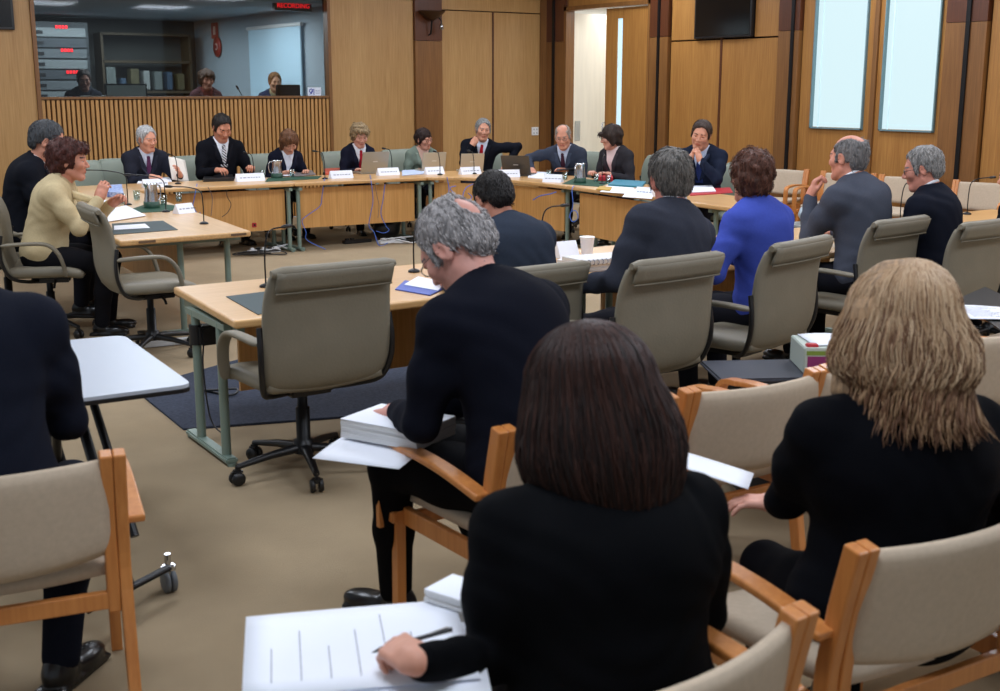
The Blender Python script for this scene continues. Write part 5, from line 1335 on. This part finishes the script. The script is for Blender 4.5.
# held sheet
p = on_z(179, 176, .80)
sheet('sheet of paper held up by the white-haired man', (p.x, p.y, .87), .21, .29, R(8), (58, 12), group=None, text=False, m=mat('paper_warm', (222, 214, 204), .8))
# cup and saucer
def cup(label, px, py, r=.04, h=.085):
    t = thing('paper_cup', label, 'cup', tuple(on_z(px, py, TT+.001)), 0)
    MB().lathe([(r*.75, 0), (r, h), (r*1.06, h+.004), (r*.94, h), (r*.7, .004), (0, .004)], seg=24).build('cup', PAPER, t)
    MB().lathe([(r*.98, h-.003), (r*1.08, h), (r*1.08, h+.004), (r*1.0, h+.006)], seg=24).build('rim', mat('cup_rim', (240, 240, 240), .4), t)
cup('white foam cup on the witness table behind the binders', 587, 255, .045, .11)
cup('white teacup in front of the smiling man', 246, 175, .04, .05)
# binders by the cup
for i, (l, a, b) in enumerate((('white ring binder lying nearest the black-suited man, spiral edge showing', (577, 262), (612, 270)),)):
    stack('thick pile of white documents on the witness table below the foam cup', on_z(601, 266, TT), .42, .30, .035, R(-4))
t = thing('spiral_binder', 'grey-white spiral bound reports on top of the document pile', 'binder', tuple(on_z(600, 262, TT+.0375)), R(-4))
MB().box((0, .02, .016), (.36, .22, .03), bev=.003).build('pages', PAPER2, t)
b = MB()
for k in range(12): b.tube([(-.17+.03*k, -.092+.014*math.cos(a), .018+.014*math.sin(a)) for a in [2*PI*i/10 for i in range(10)]], .0025, 5, closed=True)
b.build('spiral', mat('spiral_grey', (120, 124, 140), .4), t)

# lap papers
q = on_z(403, 440, .66)
sheet('loose white sheets sliding out under the thick stack on the man\'s lap', (q.x-.10, q.y-.01, .655), .30, .30, R(34), (0, -4), text=False)
stack('thick stack of white papers on the lap of the grey-haired man', (q.x, q.y+.03, .668), .22, .30, .06, R(24))
q = on_z(350, 645, .69)
t_ = sheet('large white notepad sheet the dark-haired woman writes on', (q.x+.01, q.y-.01, .69), .36, .44, R(66), (0, 0), text=True, lines=6)
sheet('second white sheet underneath the notepad page on her lap', (q.x+.0, q.y-.09, .682), .34, .44, R(62), (0, 0), text=False)
q = on_z(466, 590, .72)
stack('block of white papers behind the writing woman\'s left shoulder', (q.x, q.y, .66), .10, .15, .06, R(20))
q = on_z(690, 468, .70)
sheet('white sheet on the lap of the blonde woman beside the dark hair', (q.x, q.y, .72), .26, .36, R(40), (14, 8), text=False)
q = on_z(982, 309, .76)
flat('folder', 'black folder under the printed sheet at the right edge', 'folder', [(957, 300), (1000, 331), (1050, 318), (985, 288)], .672, .008, BLACKP, part='cover')
qa, qb = on_z(962, 297, .70), on_z(1012, 325, .70); qc = (qa+qb)/2
sheet('printed white sheet with lines of text near the right edge', (qc.x, qc.y, .688), .25, .36, math.atan2(qb.y-qa.y, qb.x-qa.x)+PI/2, (0, 0), lines=16)
# pens
hw = pwd['AR'][-1][2]; rootM = Matrix.Translation(pw.location) @ pw.rotation_euler.to_matrix().to_4x4() @ Matrix.Scale(pw.scale.x, 4)
hf = pwd['AR'][-1][-1]
pt = rootM @ (hf @ Vector((.034, .075, -.012)))
t = thing('pen', 'black ballpoint pen in the fingers of the writing woman', 'pen', tuple(pt))
MB().tube([(-.055, .02, -.004), (-.07, .026, -.010)], [.004, .001], 10).tube([(.075, -.028, .02), (-.055, .02, -.004)], .0045, 10).build('barrel', BLACKP, t)
MB().box((.05, -.018, .020), (.04, .003, .002), Euler((0, R(-14), R(-20)))).build('clip', CHROME, t)

# binder, briefcase
bq = on_z(834, 390, .50)
t = thing('document_case', 'tall black document case standing on the floor beyond the empty wooden armchair', 'bag', (bq.x-.06, bq.y+.20, 0), R(-30))
MB().box((0, 0, .275), (.50, .34, .50), bev=.025).build('body', mat('black_leather', (34, 36, 42), .5, 0, .1, 30), t)
MB().box((-.05, 0, .555), (.62, .36, .022), bev=.008).build('lid', mat('case_lid', (56, 60, 70), .55), t)
for sx in (-.2, .2): MB().lathe([(.0, -.02), (.025, -.02), (.025, .02), (.0, .02)], (sx, -.12, .025), 14, rot=Matrix.Rotation(PI/2, 3, 'Y')).build('wheel', BLACKP, t)
MB().tube(bez([(-.09, -.17, .40), (-.08, -.215, .41), (.08, -.215, .41), (.09, -.17, .40)], 5), .009, 8).build('handle', BLACKP, t)
for sx in (-.16, .16): MB().box((sx, -.172, .50), (.04, .008, .02), bev=.002).build('lock', CHROME, t)
t = thing('box_file', 'upright box file with purple and teal labels and white papers on top', 'box file', (bq.x+.10, bq.y+.11, .568), R(-36))
MB().box((0, 0, .057), (.30, .28, .114), bev=.004).build('box', mat('box_white', (182, 192, 184), .5), t)
MB().box((-.07, -.1405, .045), (.13, .002, .065)).build('purple_label', mat('label_purple', (136, 48, 104), .5), t)
MB().box((.072, -.1405, .045), (.13, .002, .065)).build('teal_label', mat('label_teal', (52, 108, 136), .5), t)
MB().box((0, -.1405, .092), (.28, .002, .018)).build('green_stripe', mat('label_green', (120, 146, 60), .5), t)
MB().box((-.11, -.1, .118), (.05, .04, .016), bev=.004).build('red_tab', mat('tab_red', (190, 50, 60), .5), t)
sheet('white papers on top of the labelled box file', (bq.x+.13, bq.y+.12, .686), .26, .24, R(-30), text=False)
# plastic bags at right wall
sd = SD(); sd.ell(I4, (0, 0, .10), (.16, .12, .10), k=0); sd.ell(I4, (.14, .03, .08), (.12, .10, .08), k=.03); sd.ell(I4, (-.05, .0, .20), (.05, .04, .07), k=.03)
sd.fn(I4, lambda X, Y, Z: .008*np.sin(X*60+3*np.sin(Y*40))*np.cos(Z*50+Y*30), 'd'); v, q_ = sd.mesh(.012); v[:, 2] = np.maximum(v[:, 2], .002)
t = thing('plastic_bag', 'pale crumpled plastic bag by the wall beyond the woman in blue', 'bag', (9.35, 8.1, .44))
np_mesh('bag', [(v, q_, 0)], mat('bag_plastic', (190, 206, 216), .35, 0, .08, 20), t)
MB().tube(bez([(-.07, 0, .24), (-.05, .02, .31), (-.03, 0, .25)], 5), .006, 6).build('bag_handle', MATS['bag_plastic'], t)
t = thing('side_table', 'low grey side table carrying the pale plastic bag', 'table', (9.35, 8.1, 0))
MB().box((.03, 0, .425), (.6, .45, .025), bev=.006).build('table_top', mat('grey_laminate', (150, 152, 150), .5), t)
for sx in (-.22, .28):
    for sy in (-.18, .18): MB().tube([(sx, sy, 0), (sx, sy, .415)], .014, 10).build('leg', SAGE, t)
# dark bag at lower right
t = thing('handbag', 'black rounded handbag on the floor in the lower right corner', 'bag', tuple(on_z(1020, 668, 0)), R(-30))
sd = SD(); sd.ell(I4, (0, 0, .13), (.17, .07, .13), k=0); sd.fn(I4, lambda X, Y, Z: .003*np.sin(X*50+Z*30), 'd'); v, q_ = sd.mesh(.01); v[:, 2] = np.maximum(v[:, 2], .002)
np_mesh('body', [(v, q_, 0)], MATS['black_leather'], t)
MB().tube(bez([(-.10, 0, .22), (-.07, 0, .34), (.07, 0, .34), (.10, 0, .22)], 5), .008, 8).build('handle', MATS['black_leather'], t)

# ------------------------------------------------------------------ cables and power boards
def cable(label, pts, m=BLUEP, r=.0045, name='cable', cat='cable', group=None):
    o = MB().tube(bez(pts, 6), r, 6).build(name, m); return props(o, label, cat, group)
def onY_(px, py, Y):
    d = _ray(px, py); t = Y/d.y; return Vector((d.x*t, Y, EYE+d.z*t))
def onX_(px, py, X):
    d = _ray(px, py); t = X/d.x; return Vector((X, d.y*t, EYE+d.z*t))
Yc = 12.13
cable('blue cable looping down in front of the panel below the white name plate', [on_z(325, 178, .757)]+[onY_(a, b, Yc) for a, b in ((324, 182), (322, 196), (320, 206), (308, 215), (302, 221), (306, 232), (307, 240))]+[Vector((5.9, 12.0, .01))])
cable('blue cable falling from beneath the grey laptop to the floor', [on_z(370, 175, .757)]+[onY_(a, b, Yc-.08) for a, b in ((371, 180), (373, 200), (371, 212), (369, 226), (374, 232))]+[Vector((6.55, 11.95, .01)), Vector((6.75, 12.1, .01))])
cable('thin grey cable beside the blue one under the grey laptop', [onY_(a, b, Yc-.06) for a, b in ((375, 185), (377, 196), (379, 205), (378, 218))], mat('grey_cable', (120, 104, 100), .6), .003)
cable('violet-blue cable hanging straight then curling right under the laptop', [onY_(a, b, Yc-.08) for a, b in ((385, 184), (383, 200), (381, 214), (386, 226), (389, 230), (384, 233), (376, 231))])
cable('short blue cable hooked over the edge right of the white-haired man', [on_z(197, 184, .757)]+[onY_(a, b, Yc) for a, b in ((196, 189), (194, 200), (193, 206), (197, 213), (200, 217), (200, 212))])
cable('grey-blue cable hanging in front of the panel left of centre', [onY_(a, b, Yc) for a, b in ((208, 187), (212, 196), (212, 206), (211, 216))], MATS['grey_cable'], .004)
cable('dark cable hanging below the desk phone', [onY_(a, b, Yc) for a, b in ((227, 186), (227, 196), (231, 204), (228, 212), (222, 217))], mat('dark_cable', (70, 58, 52), .6), .004)
cable('coiled blue cable on the curved corner panel, its left loops', [onY_(a, b, 11.6) for a, b in ((447, 177), (449, 190), (447, 203), (452, 206), (455, 196), (450, 188), (456, 186))])
cable('coiled blue cable on the curved corner panel, its right loops', [onY_(a, b, 11.2) for a, b in ((473, 184), (466, 188), (463, 196), (467, 201), (472, 197), (468, 193))])
cable('looped blue cable on the right-hand table arm post', [on_z(574, 186, .757)]+[onX_(a, b, 7.74) for a, b in ((572, 190), (573, 205), (570, 216), (573, 222), (578, 218), (576, 211), (571, 212), (569, 218))])
cable('blue strand lying across the corner table front', [onX_(a, b, 7.74) for a, b in ((533, 200), (540, 196), (550, 194), (556, 192))], r=.006)
def power_board(label, px, py, rz, m, n=5):
    t = thing('power_board', label, 'power strip', tuple(on_z(px, py, .0)), rz)
    MB().box((0, 0, .022), (.36, .07, .04), bev=.006).build('casing', m, t)
    for k in range(n): MB().box((-.13+.065*k, 0, .052), (.04, .04, .025), bev=.004).build('plug', BLACKP if k % 2 else m, t)
WP = mat('white_plastic_b', (224, 226, 228), .4)
power_board('white power board on the mat behind the witness table leg', 170, 345, R(-8), WP, 2)
power_board('white power board with plugs under the far table near the centre', 392, 243, R(5), WP)
power_board('power board lying under the far left table stretch', 264, 253, R(-5), WP)
power_board('flat black power board left of the centre tangle', 357, 243, R(2), BLACKP, 2)
def tangle(label, px, py, seed, m, n=16, w=.28):
    rnd = random.Random(seed); p = on_z(px, py, .0)
    pts = [(p.x+rnd.uniform(-w, w), p.y+rnd.uniform(-.16, .16), rnd.uniform(.01, .06)) for _ in range(n)]
    cable(label, pts, m, .007, 'cable_tangle', 'cable')
tangle('black tangle of cables on the floor at the far left table post', 262, 256, 3, BLACKP)
tangle('white cable tangle beside the black one at the far left post', 276, 251, 4, WP, 8, .2)
tangle('white cable loops on the floor under the laptop woman\'s table', 400, 243, 5, WP, 10, .25)
tangle('black plug tangle near the centre table posts', 410, 242, 6, BLACKP, 12, .16)
tangle('black cables under the witness table behind the empty chair', 215, 395, 8, BLACKP, 5, .1)
cable('thin black cable running down the witness table leg', [(2.10, 5.66, .56), (2.08, 5.64, .4), (2.09, 5.60, .15), (2.12, 5.50, .08), (2.14, 5.52, .02)], BLACKP, .004)
t = thing('backpack', 'black soft bag on the floor under the laptop woman\'s table', 'bag', tuple(on_z(391, 241, 0)))
sd = SD(); sd.ell(I4, (0, .1, .14), (.17, .12, .15), k=0); sd.ell(I4, (.08, .05, .22), (.08, .08, .08), k=.03); v, q_ = sd.mesh(.012); v[:, 2] = np.maximum(v[:, 2], .002)
np_mesh('body', [(v, q_, 0)], BLACKP, t)
MB().tube(bez([(-.05, .1, .28), (0, .1, .35), (.05, .1, .28)], 5), .008, 6).build('strap', BLACKP, t)
t = thing('red_switch_box', 'small red box at the foot of the modesty panel, far left stretch', 'switch', tuple(onY_(254, 225, 12.22)))
MB().box((0, 0, 0), (.05, .03, .05), bev=.004).build('casing', MATS['folder_crimson'], t); MB().box((0, -.016, 0), (.02, .006, .02)).build('button', BLACKP, t)
# clamp on witness table leg
o = MB().tube([(2.07, 5.69, .52), (2.07, 5.69, .62)], .034, 12).box((2.12, 5.66, .57), (.1, .08, .1), bev=.01).build('leg_clamp', BLACKP); props(o, 'black clamp box strapped to the witness table leg', 'clamp')

# ------------------------------------------------------------------ booth contents
t = thing('equipment_rack', 'tall equipment rack with red displays behind the booth glass', 'rack', (5.35, 20.3, .68))
MB().box((0, .2, 1.05), (1.0, .5, 2.1), bev=.01).build('cabinet', mat('rack_dark', (50, 54, 56), .5), t)
for k in range(12):
    u = MB().box((0, 0, 0), (.9, .03, .14), bev=.005).build('unit', mat('rack_grey_%d' % (k % 3), ((96, 100, 102), (66, 70, 74), (120, 124, 124))[k % 3], .5), t, loc=(0, -.06, .12+.165*k))
    MB().box((-.3, -.02, 0), (.16, .01, .05)).build('knob_row', BLACKP, u)
LED = mat('red_led', (255, 30, 40), .5, emit=2.2)
for k, z in enumerate((2.02, 1.66, 1.32)): 
    b = MB()
    for j in range(4): b.box((-.0+.05*j+.06*k, -.085, z), (.034, .01, .05))
    b.build('red_display', LED, t)
t = thing('equipment_rack', 'dim rack with two small red lamps at the left of the booth', 'rack', (4.15, 18.6, .68))
MB().box((0, .2, .9), (.6, .5, 1.8), bev=.01).build('cabinet', MATS['rack_dark'], t)
for k in range(7): MB().box((0, -.06, .2+.22*k), (.54, .03, .18), bev=.005).build('unit', MATS['rack_grey_%d' % (k % 3)], t)
for dx in (-.05, .05): MB().lathe([(.02, 0), (.01, .015), (0, .016)], (dx+.1, -.08, .85), 10, rot=Matrix.Rotation(PI/2, 3, 'X')).build('red_lamp', LED, t)
t = thing('shelf_unit', 'dark wooden shelving with equipment at the back of the booth', 'shelves', (6.9, 20.6, .68))
for z in (.02, .5, 1.0, 1.5, 1.95): MB().box((0, .15, z), (1.5, .4, .04)).build('shelf', mat('dark_brown_wood', (74, 60, 40), .6), t)
for x in (-.75, .75): MB().box((x, .15, .98), (.04, .4, 1.96)).build('side_panel', MATS['dark_brown_wood'], t)
rnd = random.Random(2)
for i in range(7):
    x, z = -.62+.2*i, 1.02; h = rnd.uniform(.18, .38)
    o = MB().box((0, 0, h/2), (rnd.uniform(.08, .16), .22, h), bev=.006).build('box_file', mat('file_%d' % (i % 4), ((110, 116, 112), (64, 84, 104), (96, 88, 60), (150, 152, 148))[i % 4], .6), loc=(6.9+x, 20.7, .70+z))
    props(o, ('leftmost', 'second from left', 'third from left', 'middle', 'third from right', 'second from right', 'rightmost')[i]+' dim file box on the booth shelf', 'box', 'files and devices on the booth shelves')
def monitor(label, x, y, z, rz, w, h, col, em):
    t = thing('monitor', label, 'monitor', (x, y, z), rz)
    MB().box((0, 0, h/2+.08), (w, .05, h), bev=.006).build('casing', BLACKP, t)
    MB().box((0, -.027, h/2+.08), (w*.92, .004, h*.86)).build('screen', mat('mon_'+str(col[0]), col, .3, emit=em), t)
    MB().box((0, .03, .05), (.08, .03, .1)).box((0, .02, .006), (.22, .16, .012)).build('stand', BLACKP, t)
props(struct('counter', MB().box((5.75, 15.98, 1.42), (3.8, .7, .05)).box((5.75, 16.2, 1.03), (3.6, .04, .74)), mat('counter_brown', (96, 64, 44), .5)), 'brown console counter running along inside the booth glass', 'counter'); del bpy.data.objects['counter']['kind']
monitor('pale wide screen on the booth counter showing a lit panel', 5.05, 15.98, 1.45, 0, .55, .28, (176, 184, 176), .0)
monitor('dark monitor in front of the ginger-haired person in the booth', 7.35, 15.98, 1.45, R(20), .44, .27, (16, 18, 22), 0)
laptop('open laptop with a bright edge in front of the dim booth figure', (4.62, 15.95, 1.447), 0, 104, 'laptop_silver', .42, .2)
t = thing('projection_screen', 'bright blue-white screen hanging on the booth side wall', 'screen', (7.89, 17.6, 1.4))
MB().box((0, 0, .65), (.02, 1.9, 1.2)).build('cloth', mat('screen_cloth', (190, 220, 236), .6, emit=.18), t)
MB().tube([(0, -1.0, 1.27), (0, 1.0, 1.27)], .03, 12).build('roller', MATS['white_plastic'], t)
t = thing('warning_disc', 'red round disc sign on the booth side wall', 'sign', (7.93, 20.0, 2.43))
MB().lathe([(0, .0), (.17, .0), (.17, .015), (0, .016)], seg=28, rot=Matrix.Rotation(-PI/2, 3, 'Y')).build('disc', mat('sign_red', (170, 52, 50), .5), t)
MB().tube([(-.025, .05*math.cos(a), .05*math.sin(a)) for a in [R(40)+R(280)*i/14 for i in range(15)]], .01, 6).build('hose_mark', mat('sign_pale', (226, 190, 180), .5), t)
t = thing('fire_sign', 'small red sign high on the booth wall', 'sign', (7.93, 20.1, 2.70))
MB().box((0, 0, 0), (.01, .28, .26)).build('plate', MATS['sign_red'], t); MB().box((-.007, 0, 0), (.004, .10, .14)).build('symbol', MATS['sign_pale'], t)
t = thing('led_sign', 'black ceiling sign with glowing red letters in the booth', 'sign', tuple(onY_(293, 6, 15.75)))
MB().box((0, .03, 0), (.56, .08, .13), bev=.005).build('casing', BLACKP, t)
MB().tube([(0, .03, .05), (0, .03, .09)], .01).build('hanger', BLACKP, t)
cu = bpy.data.curves.new('led_text', 'FONT'); cu.body = 'RECORDING'; cu.size = .085; cu.align_x = 'CENTER'; cu.align_y = 'CENTER'; cu.extrude = .002
tmp = bpy.data.objects.new('tmp_text', cu); COL.objects.link(tmp)
dg = bpy.context.evaluated_depsgraph_get(); me = bpy.data.meshes.new_from_object(tmp.evaluated_get(dg)); bpy.data.objects.remove(tmp)
link_mesh('red_letters', me, LED, t, (0, -.014, 0), (PI/2, 0, 0)); me.materials.clear(); me.materials.append(LED)
t = thing('microphone', 'slender black microphone on the booth counter beside the woman', 'microphone', (6.75, 15.95, 1.446))
MB().lathe([(.04, 0), (.04, .01), (.01, .02), (0, .02)], seg=16).build('base', BLACKM, t)
MB().tube(bez([(0, 0, .01), (-.06, 0, .12), (-.16, 0, .30)], 6), .006, 6).build('gooseneck', BLACKM, t)
MB().tube([(-.155, 0, .29), (-.185, 0, .34)], .014, 10).build('capsule', BLACKP, t)
